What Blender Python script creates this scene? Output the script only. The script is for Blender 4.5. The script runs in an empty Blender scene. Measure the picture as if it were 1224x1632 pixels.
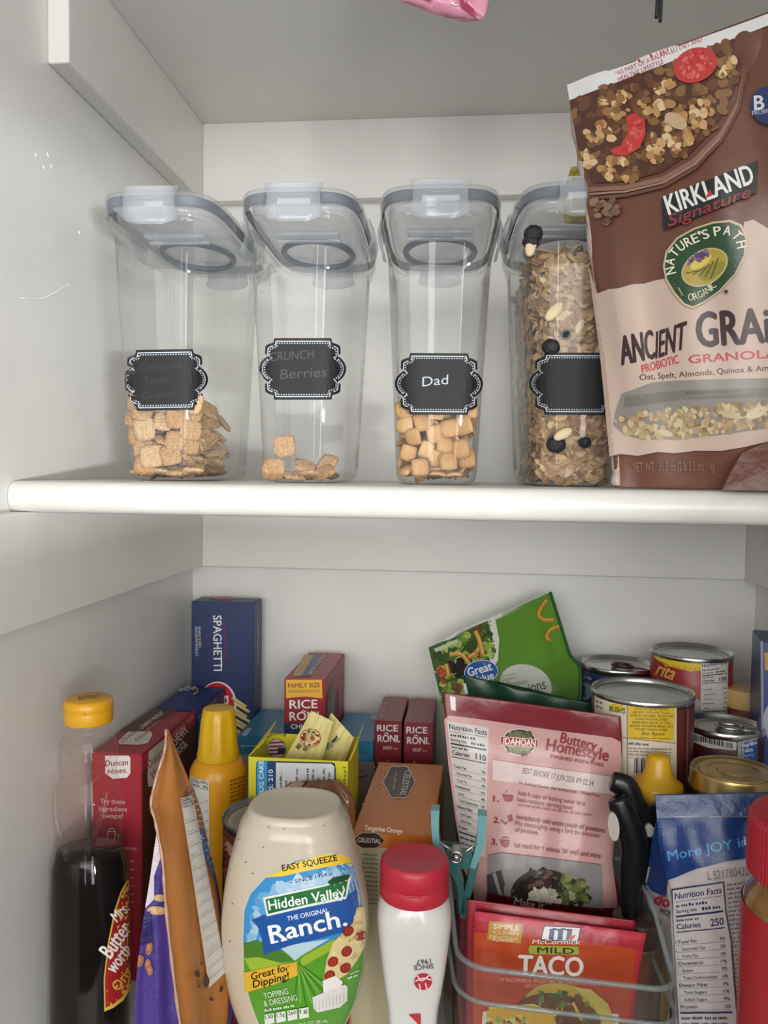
import bpy, bmesh, math, random
import numpy as np
from mathutils import Vector, Matrix
from mathutils.geometry import tessellate_polygon
random.seed(7)
RNG = np.random.default_rng(7)
scene = bpy.context.scene
COL = scene.collection

# ------------------------------------------------------------------ camera
EYE = np.array([0.0, 0.0, 1.45])
FPX, YAW, PITCH, ROLL = 1284.0, 0.1006, 0.048, 0.0130
_cy, _sy, _cp, _sp = math.cos(YAW), math.sin(YAW), math.cos(PITCH), math.sin(PITCH)
FWD = np.array([-_sy * _cp, _cy * _cp, -_sp])
_r = np.array([_cy, _sy, 0.0]); _u = np.cross(_r, FWD)
RIGHT = math.cos(ROLL) * _r + math.sin(ROLL) * _u
UP = -math.sin(ROLL) * _r + math.cos(ROLL) * _u
cam = bpy.data.cameras.new('camera'); cam_ob = bpy.data.objects.new('camera', cam); COL.objects.link(cam_ob)
cam.sensor_fit = 'VERTICAL'; cam.sensor_height = 24.0; cam.lens = FPX / 1632 * 24.0
cam.clip_start = 0.01; cam.clip_end = 50
cam_ob.matrix_world = Matrix([[RIGHT[i], UP[i], -FWD[i], EYE[i]] for i in range(3)] + [[0, 0, 0, 1]])
scene.camera = cam_ob

# ------------------------------------------------------------------ light
w = bpy.data.worlds.new('room_daylight'); scene.world = w; w.use_nodes = True
nt = w.node_tree; nt.nodes.clear()
o_ = nt.nodes.new('ShaderNodeOutputWorld'); b_ = nt.nodes.new('ShaderNodeBackground')
tc = nt.nodes.new('ShaderNodeTexCoord'); sx_ = nt.nodes.new('ShaderNodeSeparateXYZ'); rp = nt.nodes.new('ShaderNodeValToRGB')
mp = nt.nodes.new('ShaderNodeMapRange'); mp.inputs['From Min'].default_value = -1; mp.inputs['From Max'].default_value = 1
nt.links.new(tc.outputs['Generated'], sx_.inputs[0]); nt.links.new(sx_.outputs['Z'], mp.inputs['Value'])
nt.links.new(mp.outputs[0], rp.inputs[0]); nt.links.new(rp.outputs[0], b_.inputs[0]); nt.links.new(b_.outputs[0], o_.inputs[0])
cr_ = rp.color_ramp
cr_.elements[0].position = 0.25; cr_.elements[0].color = (0.035, 0.032, 0.028, 1)
cr_.elements[1].position = 0.62; cr_.elements[1].color = (0.62, 0.61, 0.59, 1)
b_.inputs[1].default_value = 0.62

def area(name, loc, target, sx, sy, power, color=(1, 1, 1)):
    l = bpy.data.lights.new(name, 'AREA'); l.shape = 'RECTANGLE'; l.size = sx; l.size_y = sy; l.energy = power; l.color = color
    o = bpy.data.objects.new(name, l); COL.objects.link(o); o.location = loc
    o.rotation_euler = (Vector(target) - Vector(loc)).to_track_quat('-Z', 'Y').to_euler()
    return o
area('kitchen_window', (1.15, -1.50, 1.25), (-0.3, 0.7, 1.55), 0.45, 0.06, 39, (0.97, 0.99, 1.0))
area('far_window', (-0.20, -2.20, 1.85), (-0.05, 0.9, 1.60), 2.6, 1.2, 56, (1.0, 0.99, 0.97))
area('tall_window', (0.80, -1.9, 1.30), (0, 0.7, 1.45), 0.30, 1.6, 16, (1.0, 0.99, 0.97))
area('door_light', (-0.08, -2.2, 1.2), (0, 0.7, 1.45), 0.12, 1.5, 5, (1.0, 0.99, 0.97))
scene.view_settings.view_transform = 'Standard'; scene.view_settings.look = 'None'
scene.view_settings.gamma = 1.0; scene.view_settings.use_curve_mapping = False
scene.view_settings.exposure = 0.0
scene.cycles.transparent_max_bounces = 40
scene.cycles.max_bounces = 10

# ------------------------------------------------------------------ helpers: picture rays, colours, materials
def at(x, y, Y):
    d = FWD + RIGHT * (x - 612) / FPX - UP * (y - 816) / FPX
    return EYE + d * (Y / d[1])

def proj(P):
    v = P - EYE; d = v @ FWD
    return np.stack([612 + FPX * (v @ RIGHT) / d, 816 - FPX * (v @ UP) / d], -1)

def lin(h):
    if not isinstance(h, str): return tuple(h)
    c = [int(h[i:i + 2], 16) / 255 for i in (0, 2, 4)]
    return tuple(x / 12.92 if x <= .04045 else ((x + .055) / 1.055) ** 2.4 for x in c)

MATS = {}
def mat(hexc, rough=0.45, metal=0.0, bump=0.0, bscale=60.0, vary=0.0, spec=0.5, coat=0.0, key=None):
    k = key or (hexc, rough, metal, bump, bscale, vary, spec, coat)
    if k in MATS: return MATS[k]
    m = bpy.data.materials.new('surface'); m.use_nodes = True; n = m.node_tree.nodes; L = m.node_tree.links
    p = n['Principled BSDF']; p.inputs['Base Color'].default_value = (*lin(hexc), 1); p.inputs['Roughness'].default_value = rough
    p.inputs['Metallic'].default_value = metal; p.inputs['Specular IOR Level'].default_value = spec; p.inputs['Coat Weight'].default_value = coat
    if bump or vary:
        t = n.new('ShaderNodeTexCoord'); z = n.new('ShaderNodeTexNoise'); z.inputs['Scale'].default_value = bscale; z.inputs['Detail'].default_value = 4
        L.new(t.outputs['Object'], z.inputs['Vector'])
        if bump:
            b = n.new('ShaderNodeBump'); b.inputs['Strength'].default_value = bump; b.inputs['Distance'].default_value = 0.004
            L.new(z.outputs['Fac'], b.inputs['Height']); L.new(b.outputs[0], p.inputs['Normal'])
        if vary:
            r = n.new('ShaderNodeValToRGB'); c = lin(hexc)
            r.color_ramp.elements[0].position = .3; r.color_ramp.elements[1].position = .7
            r.color_ramp.elements[0].color = (*[x * (1 - vary) for x in c], 1); r.color_ramp.elements[1].color = (*[min(1, x * (1 + vary)) for x in c], 1)
            L.new(z.outputs['Fac'], r.inputs[0]); L.new(r.outputs[0], p.inputs['Base Color'])
    MATS[k] = m
    return m

def printmat(rough=0.42, bump=0.0, bscale=50):
    k = ('print', rough, bump, bscale)
    if k in MATS: return MATS[k]
    m = bpy.data.materials.new('printed_ink'); m.use_nodes = True; n = m.node_tree.nodes; L = m.node_tree.links
    p = n['Principled BSDF']; a = n.new('ShaderNodeVertexColor'); a.layer_name = 'Col'
    L.new(a.outputs['Color'], p.inputs['Base Color']); p.inputs['Roughness'].default_value = rough
    if bump:
        t = n.new('ShaderNodeTexCoord'); z = n.new('ShaderNodeTexNoise'); z.inputs['Scale'].default_value = bscale
        L.new(t.outputs['Object'], z.inputs['Vector'])
        b = n.new('ShaderNodeBump'); b.inputs['Strength'].default_value = bump; b.inputs['Distance'].default_value = 0.004
        L.new(z.outputs['Fac'], b.inputs['Height']); L.new(b.outputs[0], p.inputs['Normal'])
    MATS[k] = m
    return m

def clearmat(tint='f4f5f6', haze=0.05, gloss=1.0, rough=0.03, key='clear', hazecol='d8dade'):
    k = (key, tint, haze, gloss, rough)
    if k in MATS: return MATS[k]
    m = bpy.data.materials.new('clear_plastic'); m.use_nodes = True; n = m.node_tree.nodes; L = m.node_tree.links; n.clear()
    out = n.new('ShaderNodeOutputMaterial'); tr = n.new('ShaderNodeBsdfTransparent'); tr.inputs[0].default_value = (*lin(tint), 1)
    gl = n.new('ShaderNodeBsdfGlossy'); gl.inputs['Roughness'].default_value = rough
    fr = n.new('ShaderNodeFresnel'); fr.inputs[0].default_value = 1.45
    ge = n.new('ShaderNodeNewGeometry'); ir = n.new('ShaderNodeMapRange'); ir.inputs['To Min'].default_value = 1.45; ir.inputs['To Max'].default_value = 1 / 1.45
    L.new(ge.outputs['Backfacing'], ir.inputs['Value']); L.new(ir.outputs[0], fr.inputs[0])
    ml = n.new('ShaderNodeMath'); ml.operation = 'MULTIPLY'; ml.inputs[1].default_value = gloss
    df = n.new('ShaderNodeBsdfDiffuse'); df.inputs[0].default_value = (*lin(hazecol), 1)
    m1 = n.new('ShaderNodeMixShader'); m1.inputs[0].default_value = haze
    m2 = n.new('ShaderNodeMixShader')
    L.new(tr.outputs[0], m1.inputs[1]); L.new(df.outputs[0], m1.inputs[2])
    L.new(fr.outputs[0], ml.inputs[0]); L.new(ml.outputs[0], m2.inputs[0])
    L.new(m1.outputs[0], m2.inputs[1]); L.new(gl.outputs[0], m2.inputs[2]); L.new(m2.outputs[0], out.inputs[0])
    MATS[k] = m
    return m

# ------------------------------------------------------------------ helpers: things and parts
class Thing:
    def __init__(s, name, label, cat, loc, group=None, rotz=0.0):
        s.o = bpy.data.objects.new(name, None); COL.objects.link(s.o); s.o.empty_display_size = .02
        s.o.location = [float(v) for v in loc]; s.o.rotation_euler = (0, 0, rotz)
        s.o['label'] = label; s.o['category'] = cat
        if group: s.o['group'] = group
        c, n = math.cos(rotz), math.sin(rotz)
        s.R = np.array([[c, -n, 0], [n, c, 0], [0, 0, 1.0]]); s.loc = np.array(loc, float)
    def world(s, P): return P @ s.R.T + s.loc           # local -> world
    def local(s, P): return (np.asarray(P, float) - s.loc) @ s.R
    def part(s, name, V, F, m, parent=None, smooth=True, cols=None, world=True, label=None, kind=None, auto=None):
        V = s.local(V) if world else np.asarray(V, float)
        o = mesh_object(name, V, F, m, smooth, cols, auto)
        o.parent = parent or s.o
        if label: o['label'] = label
        if kind: o['kind'] = kind
        return o

def mesh_object(name, V, F, m, smooth=True, cols=None, auto=None):
    me = bpy.data.meshes.new(name)
    me.from_pydata([tuple(map(float, v)) for v in V], [], [tuple(map(int, f)) for f in F]); me.update()
    if cols is not None:
        ca = me.color_attributes.new('Col', 'FLOAT_COLOR', 'CORNER')
        cnt = np.array([len(f) for f in F]); arr = np.ones((cnt.sum(), 4), np.float32); arr[:, :3] = np.repeat(np.asarray(cols, np.float32), cnt, 0)
        ca.data.foreach_set('color', arr.ravel())
    if smooth: me.polygons.foreach_set('use_smooth', [True] * len(me.polygons))
    if auto: me.set_sharp_from_angle(angle=math.radians(auto))
    me.materials.append(m)
    o = bpy.data.objects.new(name, me); COL.objects.link(o)
    return o

def solo(name, label, cat, V, F, m, base, group=None, **k):
    V = np.asarray(V, float) - np.asarray(base, float)
    o = mesh_object(name, V, F, m, **k); o.location = [float(v) for v in base]; o['label'] = label; o['category'] = cat
    if group: o['group'] = group
    return o

def struct(name, V, F, m, smooth=False, parent=None, auto=None):
    o = mesh_object(name, V, F, m, smooth, None, auto); o['kind'] = 'structure'
    if parent: o.parent = parent
    return o

def join(*vf):
    V, F, k = [], [], 0
    for v, f in vf:
        V.append(np.asarray(v, float)); F += [tuple(i + k for i in g) for g in f]; k += len(v)
    return np.concatenate(V), F

def bev_box(x0, x1, y0, y1, z0, z1, r=0.001, seg=2):
    bm = bmesh.new()
    bmesh.ops.create_cube(bm, size=1)
    for v in bm.verts: v.co = Vector(((x0 + x1) / 2 + v.co.x * (x1 - x0), (y0 + y1) / 2 + v.co.y * (y1 - y0), (z0 + z1) / 2 + v.co.z * (z1 - z0)))
    if r: bmesh.ops.bevel(bm, geom=bm.edges[:], offset=r, segments=seg, affect='EDGES', profile=0.5)
    V = np.array([v.co[:] for v in bm.verts]); F = [[v.index for v in f.verts] for f in bm.faces]; bm.free()
    return V, F

def lathe(prof, c, seg=40, sx=1.0, sy=1.0, cap0=False, cap1=False, n=2.0, rot=0.0):
    """profile of (radius, z) turned about c; n shapes the section from ellipse to rounded square; radius may be a pair (rx, ry)."""
    a = np.linspace(0, 2 * math.pi, seg, endpoint=False)
    ca, sa = np.cos(a), np.sin(a)
    if n != 2.0:
        q = (np.abs(ca) ** n + np.abs(sa) ** n) ** (-1 / n); ca, sa = ca * q, sa * q
    V, F = [], []
    for r, z in prof:
        rx, ry = r if isinstance(r, tuple) else (r, r)
        X, Y = rx * sx * ca, ry * sy * sa
        X, Y = X * math.cos(rot) - Y * math.sin(rot), X * math.sin(rot) + Y * math.cos(rot)
        V.append(np.stack([c[0] + X, c[1] + Y, np.full(seg, c[2] + z)], -1))
    V = np.concatenate(V)
    for i in range(len(prof) - 1):
        for j in range(seg):
            k = (j + 1) % seg; F.append((i * seg + j, i * seg + k, (i + 1) * seg + k, (i + 1) * seg + j))
    if cap0: F.append(tuple(range(seg))[::-1])
    if cap1: F.append(tuple(range((len(prof) - 1) * seg, len(prof) * seg)))
    return V, F

def tube(pts, r, seg=8, closed=False, flat=None):
    P = np.asarray(pts, float); V, F = [], []; N = len(P)
    t = np.gradient(P, axis=0)
    if closed: t = np.roll(P, -1, 0) - np.roll(P, 1, 0)
    t /= np.linalg.norm(t, axis=1)[:, None] + 1e-12
    ref = np.array([0, 0, 1.0]) if abs(t[:, 2]).mean() < .8 else np.array([0, 1.0, 0])
    for i in range(N):
        a = np.cross(t[i], ref); a /= np.linalg.norm(a) + 1e-12; b = np.cross(a, t[i])
        rr = r[i] if hasattr(r, '__len__') else r
        for j in range(seg):
            q = 2 * math.pi * j / seg
            V.append(P[i] + rr * (math.cos(q) * a + math.sin(q) * b * (flat or 1)))
    for i in range(N if closed else N - 1):
        for j in range(seg):
            k = (j + 1) % seg; i2 = (i + 1) % N
            F.append((i * seg + j, i * seg + k, i2 * seg + k, i2 * seg + j))
    if not closed: F += [tuple(range(seg))[::-1], tuple(range((N - 1) * seg, N * seg))]
    return np.array(V), F

def slab(P, thick, axis):
    """polygon of 3-D points given a thickness along axis."""
    P = np.asarray(P, float); n = len(P); A = np.asarray(axis, float) * thick
    V = np.concatenate([P, P + A]); F = [tuple(range(n))[::-1], tuple(range(n, 2 * n))]
    F += [(i, (i + 1) % n, n + (i + 1) % n, n + i) for i in range(n)]
    return V, F

def spline(pts, n=24):
    P = np.asarray(pts, float); m = len(P); t = np.linspace(0, m - 1, n); out = []
    for q in t:
        i = min(int(q), m - 2); f = q - i
        p0, p1, p2, p3 = P[max(i - 1, 0)], P[i], P[i + 1], P[min(i + 2, m - 1)]
        out.append(.5 * (2 * p1 + (p2 - p0) * f + (2 * p0 - 5 * p1 + 4 * p2 - p3) * f * f + (3 * p1 - p0 - 3 * p2 + p3) * f ** 3))
    return np.array(out)

# ------------------------------------------------------------------ helpers: printing on a surface S(u, v)
FONT_CACHE = {}
def glyphs(s, bold):
    k = (s, bold)
    if k not in FONT_CACHE:
        c = bpy.data.curves.new('t', 'FONT'); c.body = s; c.size = 1; c.resolution_u = 3; c.fill_mode = 'FRONT'
        o = bpy.data.objects.new('t', c); me = o.to_mesh()
        V = np.array([v.co[:2] for v in me.vertices]).reshape(-1, 2); me.calc_loop_triangles()
        T = np.array([t.vertices[:] for t in me.loop_triangles]).reshape(-1, 3)
        o.to_mesh_clear(); bpy.data.objects.remove(o); bpy.data.curves.remove(c)
        if bold and len(V):
            pass
        FONT_CACHE[k] = (V, T)
    return FONT_CACHE[k]
CAPH = glyphs('H', 0.0)[0][:, 1].max()

def split_tris(P, T, step):
    tri = P[T]
    done = []
    for _ in range(14):
        e = np.linalg.norm(tri - np.roll(tri, -1, 1), axis=2); k = e.argmax(1); big = e.max(1) > step
        done.append(tri[~big]); tri = tri[big]; k = k[big]
        if len(tri) == 0: break
        i = np.arange(len(tri)); a, b, c = tri[i, k], tri[i, (k + 1) % 3], tri[i, (k + 2) % 3]; m = (a + b) / 2
        tri = np.concatenate([np.stack([a, m, c], 1), np.stack([m, b, c], 1)])
    tri = np.concatenate(done)
    return tri.reshape(-1, 2), np.arange(len(tri) * 3).reshape(-1, 3)

class Art:
    """shapes given on the photograph, laid on the surface S(u,v) where its rays meet it (uv=True: given on the surface itself)."""
    def __init__(s, S, rng, step=1e9, off=0.0003, inc=2.5e-5):
        s.S, s.rng, s.step, s.off, s.inc = S, rng, step, off, inc
        s.V, s.F, s.C, s.n, s.k, s.fix = [], [], [], 0, 0.0, False
        u = np.linspace(rng[0], rng[1], 41); v = np.linspace(rng[2], rng[3], 41)
        U, W = np.meshgrid(u, v); s.gu, s.gv = U.ravel(), W.ravel(); s.gp = proj(S(s.gu, s.gv))
        s.du, s.dv = (rng[1] - rng[0]) * 1e-4, (rng[3] - rng[2]) * 1e-4
    def inv(s, P):
        i = np.concatenate([((s.gp[None] - P[k:k + 500, None]) ** 2).sum(2).argmin(1) for k in range(0, len(P), 500)])
        u, v = s.gu[i].copy(), s.gv[i].copy()
        mu, mv = (s.rng[1] - s.rng[0]) * .05, (s.rng[3] - s.rng[2]) * .05
        for _ in range(8):
            q = proj(s.S(u, v)); a = (proj(s.S(u + s.du, v)) - q) / s.du; b = (proj(s.S(u, v + s.dv)) - q) / s.dv
            r = P - q; det = a[:, 0] * b[:, 1] - a[:, 1] * b[:, 0]; det = np.where(np.abs(det) < 1e-9, 1e-9, det)
            u = u + np.clip((r[:, 0] * b[:, 1] - r[:, 1] * b[:, 0]) / det, -mu, mu); v = v + np.clip((a[:, 0] * r[:, 1] - a[:, 1] * r[:, 0]) / det, -mv, mv)
            u = np.clip(u, s.rng[0], s.rng[1]); v = np.clip(v, s.rng[2], s.rng[3])
        return u, v
    def add(s, P, T, color, uv=False):
        P = np.asarray(P, float); T = np.asarray(T, int)
        if len(T) == 0: return s
        if s.step < 1e8: P, T = split_tris(P, T, s.step)
        u, v = (P[:, 0], P[:, 1]) if uv else s.inv(P)
        X = s.S(u, v); n = np.cross(s.S(u + s.du, v) - s.S(u - s.du, v), s.S(u, v + s.dv) - s.S(u, v - s.dv)); n /= np.linalg.norm(n, axis=1)[:, None] + 1e-15
        n *= np.sign(((EYE - X) * n).sum(1))[:, None]
        X = X + n * (s.off + s.inc * s.k); s.k += .2 if s.fix else 1
        s.V.append(X); s.F.append(T + s.n); s.C.append((len(T), lin(color))); s.n += len(P)
        return s
    def poly(s, pts, color, uv=False):
        P = np.asarray(pts, float); T = tessellate_polygon([[Vector((p[0], p[1], 0)) for p in P]])
        return s.add(P, np.array([t for t in T]).reshape(-1, 3), color, uv)
    def polys(s, L, color):
        V, T, k = [], [], 0
        for pts in L:
            t = tessellate_polygon([[Vector((p[0], p[1], 0)) for p in pts]]); V += list(pts); T += [[i + k for i in q] for q in t]; k += len(pts)
        return s.add(np.array(V, float), T, color) if V else s
    def ell(s, cx, cy, rx, ry, color, rot=0, n=28, a0=0, a1=360):
        a = np.radians(np.linspace(a0, a1, n, endpoint=(a1 - a0 < 360))); r = math.radians(rot)
        x, y = rx * np.cos(a), ry * np.sin(a)
        return s.poly(np.stack([cx + x * math.cos(r) - y * math.sin(r), cy + x * math.sin(r) + y * math.cos(r)], -1), color)
    def line(s, pts, wd, color):
        P = np.asarray(pts, float); L = []
        for a, b in zip(P[:-1], P[1:]):
            d = b - a; d = d / (np.linalg.norm(d) + 1e-9); n = np.array([-d[1], d[0]]) * wd / 2
            L.append([a - n - d * wd * .15, b - n + d * wd * .15, b + n + d * wd * .15, a + n - d * wd * .15])
        return s.polys(L, color)
    def text(s, t, p0, p1, h, color, bold=0.0, shear=0.0, up=None):
        V, T = glyphs(t, bold)
        if len(V) == 0: return s
        p0, p1 = np.array(p0, float), np.array(p1, float); L = np.linalg.norm(p1 - p0); d = (p1 - p0) / L
        n = np.array([d[1], -d[0]]) if up is None else np.array(up, float) / np.linalg.norm(up)
        x = (V[:, 0] - V[:, 0].min()) / (np.ptp(V[:, 0]) or 1) * L; y = V[:, 1] / CAPH * h
        P = p0 + (x + shear * y)[:, None] * d + y[:, None] * n
        if bold < .009: return s.add(P, T, color)
        for q in ((-.6, 0), (.6, 0), (0, .45), (0, -.45)):     # heavier strokes: four prints a hair apart
            s.fix = q[1] >= 0; s.add(P + (d * q[0] + n * q[1]) * bold * h / CAPH, T, color)
        s.fix = False
        return s
    def path(s, t, pts, h, color, bold=0.0, wd=.85, flip=False):
        Q = spline(pts, 60); seg = np.r_[0, np.cumsum(np.linalg.norm(np.diff(Q, axis=0), axis=1))]
        W = [wd * (.45 if c in " '.,I" else 1.25 if c in 'MW' else 1) for c in t]; k = seg[-1] / sum(W); q = 0
        for c, ww in zip(t, W):
            a, b = q * k, (q + ww * .86) * k; q += ww
            if c == ' ': continue
            pa = np.array([np.interp(a, seg, Q[:, i]) for i in (0, 1)]); pb = np.array([np.interp(b, seg, Q[:, i]) for i in (0, 1)])
            s.text(c, pa, pb, h, color, bold)
        return s
    def fine(s, p0, p1, h, color, n=6):
        """a line of small print too fine to read: word-long dashes."""
        p0, p1 = np.array(p0, float), np.array(p1, float); d = p1 - p0; L = np.linalg.norm(d); d /= L; nn = np.array([d[1], -d[0]]) * h
        wl = RNG.uniform(.5, 1.5, n); wl = wl / wl.sum() * L; out, q = [], 0
        for x in wl:
            m = max(1, int(x * .86 / (h * .75))); st = x * .86 / m
            for i in range(m):
                a = p0 + d * (q + i * st); b = p0 + d * (q + (i + .72) * st); k = RNG.uniform(.55, 1)
                out.append([a, b, b + nn * k, a + nn * k])
            q += x
        return s.polys(out, color)
    def blobs(s, region, n, r, colors, sq=0.6, seg=7):
        R = np.array(region, float); lo, hi = R.min(0), R.max(0); per = max(1, n // (len(colors) * 3)); k = 0; s.fix = True
        while k < n:
            L = []
            for _ in range(per):
                for _t in range(30):
                    p = RNG.uniform(lo, hi)
                    if inside(p, R): break
                rr = r * RNG.uniform(.6, 1.3); a0 = RNG.uniform(0, 6.28); q = RNG.uniform(sq, 1)
                a = np.linspace(0, 6.28, seg, endpoint=False); rad = rr * RNG.uniform(.7, 1.15, seg)
                x, y = rad * np.cos(a), rad * q * np.sin(a)
                L.append(np.stack([p[0] + x * math.cos(a0) - y * math.sin(a0), p[1] + x * math.sin(a0) + y * math.cos(a0)], -1)); k += 1
            s.polys(L, colors[RNG.integers(len(colors))])
        s.fix = False
        return s
    def nutrition(s, q, ink='181818', paper='d9d6d0', cal='110', size='x', rows=9, title='Nutrition Facts', lines=None):
        """a nutrition panel filling the quadrilateral q: top-left, top-right, bottom-right, bottom-left."""
        q = np.array(q, float)
        def m(a, b): return (q[0] * (1 - a) + q[1] * a) * (1 - b) + (q[3] * (1 - a) + q[2] * a) * b
        W = np.linalg.norm(q[1] - q[0]); H = np.linalg.norm(q[3] - q[0])
        s.poly(q, paper)
        def tx(t, a0, a1, b, h, bold=0.0): s.text(t, m(a0, b), m(a1, b), h * H, ink, bold, up=m(.5, 0) - m(.5, 1))
        def bar(b, th, a0=.04, a1=.96): s.polys([[m(a0, b), m(a1, b), m(a1, b + th), m(a0, b + th)]], ink)
        h1 = min(.052, .115 * W / H * 1.05)
        tx(title, .04, .96, 1.5 * h1, h1, .03); b = 1.9 * h1; bar(b, .003); b += h1 * .95
        s.fine(m(.05, b), m(.7, b), h1 * .5 * H, ink, 4); b += h1 * .95
        tx('Serving size', .05, .45, b, h1 * .55, .03); s.fine(m(.55, b), m(.95, b), h1 * .55 * H, ink, 2); b += h1 * .4
        bar(b, h1 * .3); b += h1 * 1.0
        s.fine(m(.05, b), m(.5, b), h1 * .4 * H, ink, 3); b += h1 * 1.25
        tx('Calories', .05, .5, b, h1 * .85, .03); tx(cal, .68, .95, b, h1 * 1.15, .03); b += h1 * .4
        bar(b, h1 * .16); b += h1 * .8
        names = lines or ['Total Fat', 'Saturated Fat', 'Trans Fat', 'Cholesterol', 'Sodium', 'Total Carbohydrate', 'Dietary Fiber', 'Total Sugars', 'Added Sugars', 'Protein']
        st = (.97 - b) / (rows + 2.5)
        for i in range(rows):
            b += st; nm = names[i % len(names)]
            tx(nm, .05 if i % 3 == 0 else .12, min(.8, .1 + .035 * len(nm)), b, min(h1 * .5, st * .6), .02 if i % 3 == 0 else 0)
            tx(['9%', '12%', '4%', '1%'][i % 4], .84, .95, b, min(h1 * .5, st * .6), .02); bar(b + st * .2, .0015)
        b += st * .5; bar(b, h1 * .25); b += st
        while b < .98:
            s.fine(m(.05, b), m(.9, b), min(h1 * .4, st * .5) * H, ink, 5); b += st * .8
        return s
    def build(s, thing, name, m=None, parent=None, label=None):
        V = np.concatenate(s.V); F = np.concatenate(s.F); C = np.concatenate([np.tile(c, (n, 1)) for n, c in s.C])
        return thing.part(name, V, F.tolist(), m or printmat(), parent, smooth=False, cols=C, label=label)

def inside(p, R):
    x, y = p; c = False; j = len(R) - 1
    for i in range(len(R)):
        if (R[i][1] > y) != (R[j][1] > y) and x < (R[j][0] - R[i][0]) * (y - R[i][1]) / (R[j][1] - R[i][1]) + R[i][0]: c = not c
        j = i
    return c

def rrect(x0, y0, x1, y1, r, n=5):
    out = []
    for cx, cy, a in ((x1 - r, y0 + r, -90), (x1 - r, y1 - r, 0), (x0 + r, y1 - r, 90), (x0 + r, y0 + r, 180)):
        for i in range(n): q = math.radians(a + 90 * i / (n - 1)); out.append((cx + r * math.cos(q), cy + r * math.sin(q)))
    return out

def plane(P, ex, ey):
    P, ex, ey = (np.asarray(v, float) for v in (P, ex, ey))
    return lambda u, v: P + np.asarray(u, float)[..., None] * ex + np.asarray(v, float)[..., None] * ey

# ================================================================== the cupboard
XL, XR, YB, TK = -0.318, 0.319, 0.917, 0.017
ZMID, ZLOW, ZTOP = 1.4415, 1.010, 1.840
PAINT = mat('e5e4e0', 0.30, bump=0.10, bscale=22, vary=0.015)
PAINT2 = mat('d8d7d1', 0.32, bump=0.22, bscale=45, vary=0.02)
CAULK = mat('b9b5ac', 0.6)
wl = struct('wall_left', *bev_box(XL - .02, XL, .36, YB + .02, .95, 1.99, 0), PAINT)
wb = struct('wall_back', *bev_box(XL - .02, XR + .02, YB, YB + .02, .95, 1.99, 0), PAINT)
wr_ = struct('wall_right', *bev_box(XR, XR + .02, .10, YB + .02, .95, 1.99, 0), PAINT)
struct('trim_1', *bev_box(XL, XL + TK, .591, YB, 1.754, ZTOP, .0016, 3), PAINT)
struct('trim_2', *bev_box(XL + TK, XR - TK, YB - TK, YB, 1.754, ZTOP, .0008), PAINT)
struct('trim_3', *bev_box(XR - TK, XR, .591, YB, 1.754, ZTOP, .0016, 3), PAINT)
def blocker_panel(z0, z1):  # unseen upright panel, added only to cut the side light
    V, F = bev_box(0, .45, 0, .02, z0, z1, .002); a = math.radians(-98); c, n = math.cos(a), math.sin(a)
    W = V.copy(); W[:, 0] = .335 + V[:, 0] * c - V[:, 1] * n; W[:, 1] = .10 + V[:, 0] * n + V[:, 1] * c
    return W, F
struct('light_blocker_1', *blocker_panel(1.519, 2.07), PAINT)  # added blocker: keeps side light off the upper left wall
struct('light_blocker_2', *blocker_panel(.70, 1.342), PAINT)  # added blocker: shades the lower compartment from the side light
struct('trim_4', *bev_box(XL, XL + TK, .45, YB, 1.340, 1.4195, .0012), PAINT)
struct('trim_5', *bev_box(XL + TK, XR - TK, YB - TK, YB, 1.340, 1.4195, .0012), PAINT)
struct('trim_6', *bev_box(XR - TK, XR, .45, YB, 1.340, 1.4195, .0012), PAINT)

def atx(x, y, X):
    d = FWD + RIGHT * (x - 612) / FPX - UP * (y - 816) / FPX
    return EYE + d * (X / d[0])
def drip(pts, r):
    P = spline([atx(x, y, XL) for x, y in pts], 14); rr = np.array([r * (.35 + .65 * math.sin(math.pi * i / 13)) * random.uniform(.7, 1.2) for i in range(14)])
    V, F = tube(P, rr, 8); V[:, 0] = XL + (V[:, 0] - XL) * .5
    struct('paint_run', V, F, mat('f2f0ea', .22), smooth=True, parent=wl)
drip([(33, 475), (52, 476), (66, 477), (80, 471), (95, 463), (105, 456), (116, 449)], .0011)
for p in ([(56, 246), (60, 249)], [(75, 243), (78, 252)], [(80, 262), (86, 270)], [(69, 264), (71, 270)], [(126, 368), (127, 374)]):
    drip([p[0], ((p[0][0] + p[1][0]) / 2, (p[0][1] + p[1][1]) / 2), p[1]], .0013)

def shelf(name, label, y0, ztop, th, m):
    n = 9; prof = []
    r = th / 2
    for i in range(n):
        a = math.pi / 2 + math.pi * i / (n - 1); prof.append((y0 + r + r * math.cos(a) * .8, ztop - r + r * math.sin(a)))
    prof += [(YB, ztop - th), (YB, ztop)]
    xs = np.linspace(XL + .0005, XR - .0005, 2)
    V = np.concatenate([[(x, p[0], p[1]) for p in prof] for x in xs]); k = len(prof)
    F = [(i, (i + 1) % k, k + (i + 1) % k, k + i) for i in range(k)] + [tuple(range(k))[::-1], tuple(range(k, 2 * k))]
    t = Thing(name, label, 'shelf', (0, YB - .02, ztop - th))
    t.part('board', V, F, m, auto=40)
    return t
shelf('pantry_shelf', 'white painted top shelf whose grey underside roofs the cereal containers', .598, ZTOP + .022, .022, PAINT)
sh = shelf('pantry_shelf', 'white painted middle shelf with a thick rounded front edge under the cereal containers', .530, ZMID, .0222, PAINT2)
shelf('pantry_shelf', 'white painted lowest shelf that the groceries crowd onto', .455, ZLOW, .022, PAINT)

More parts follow.
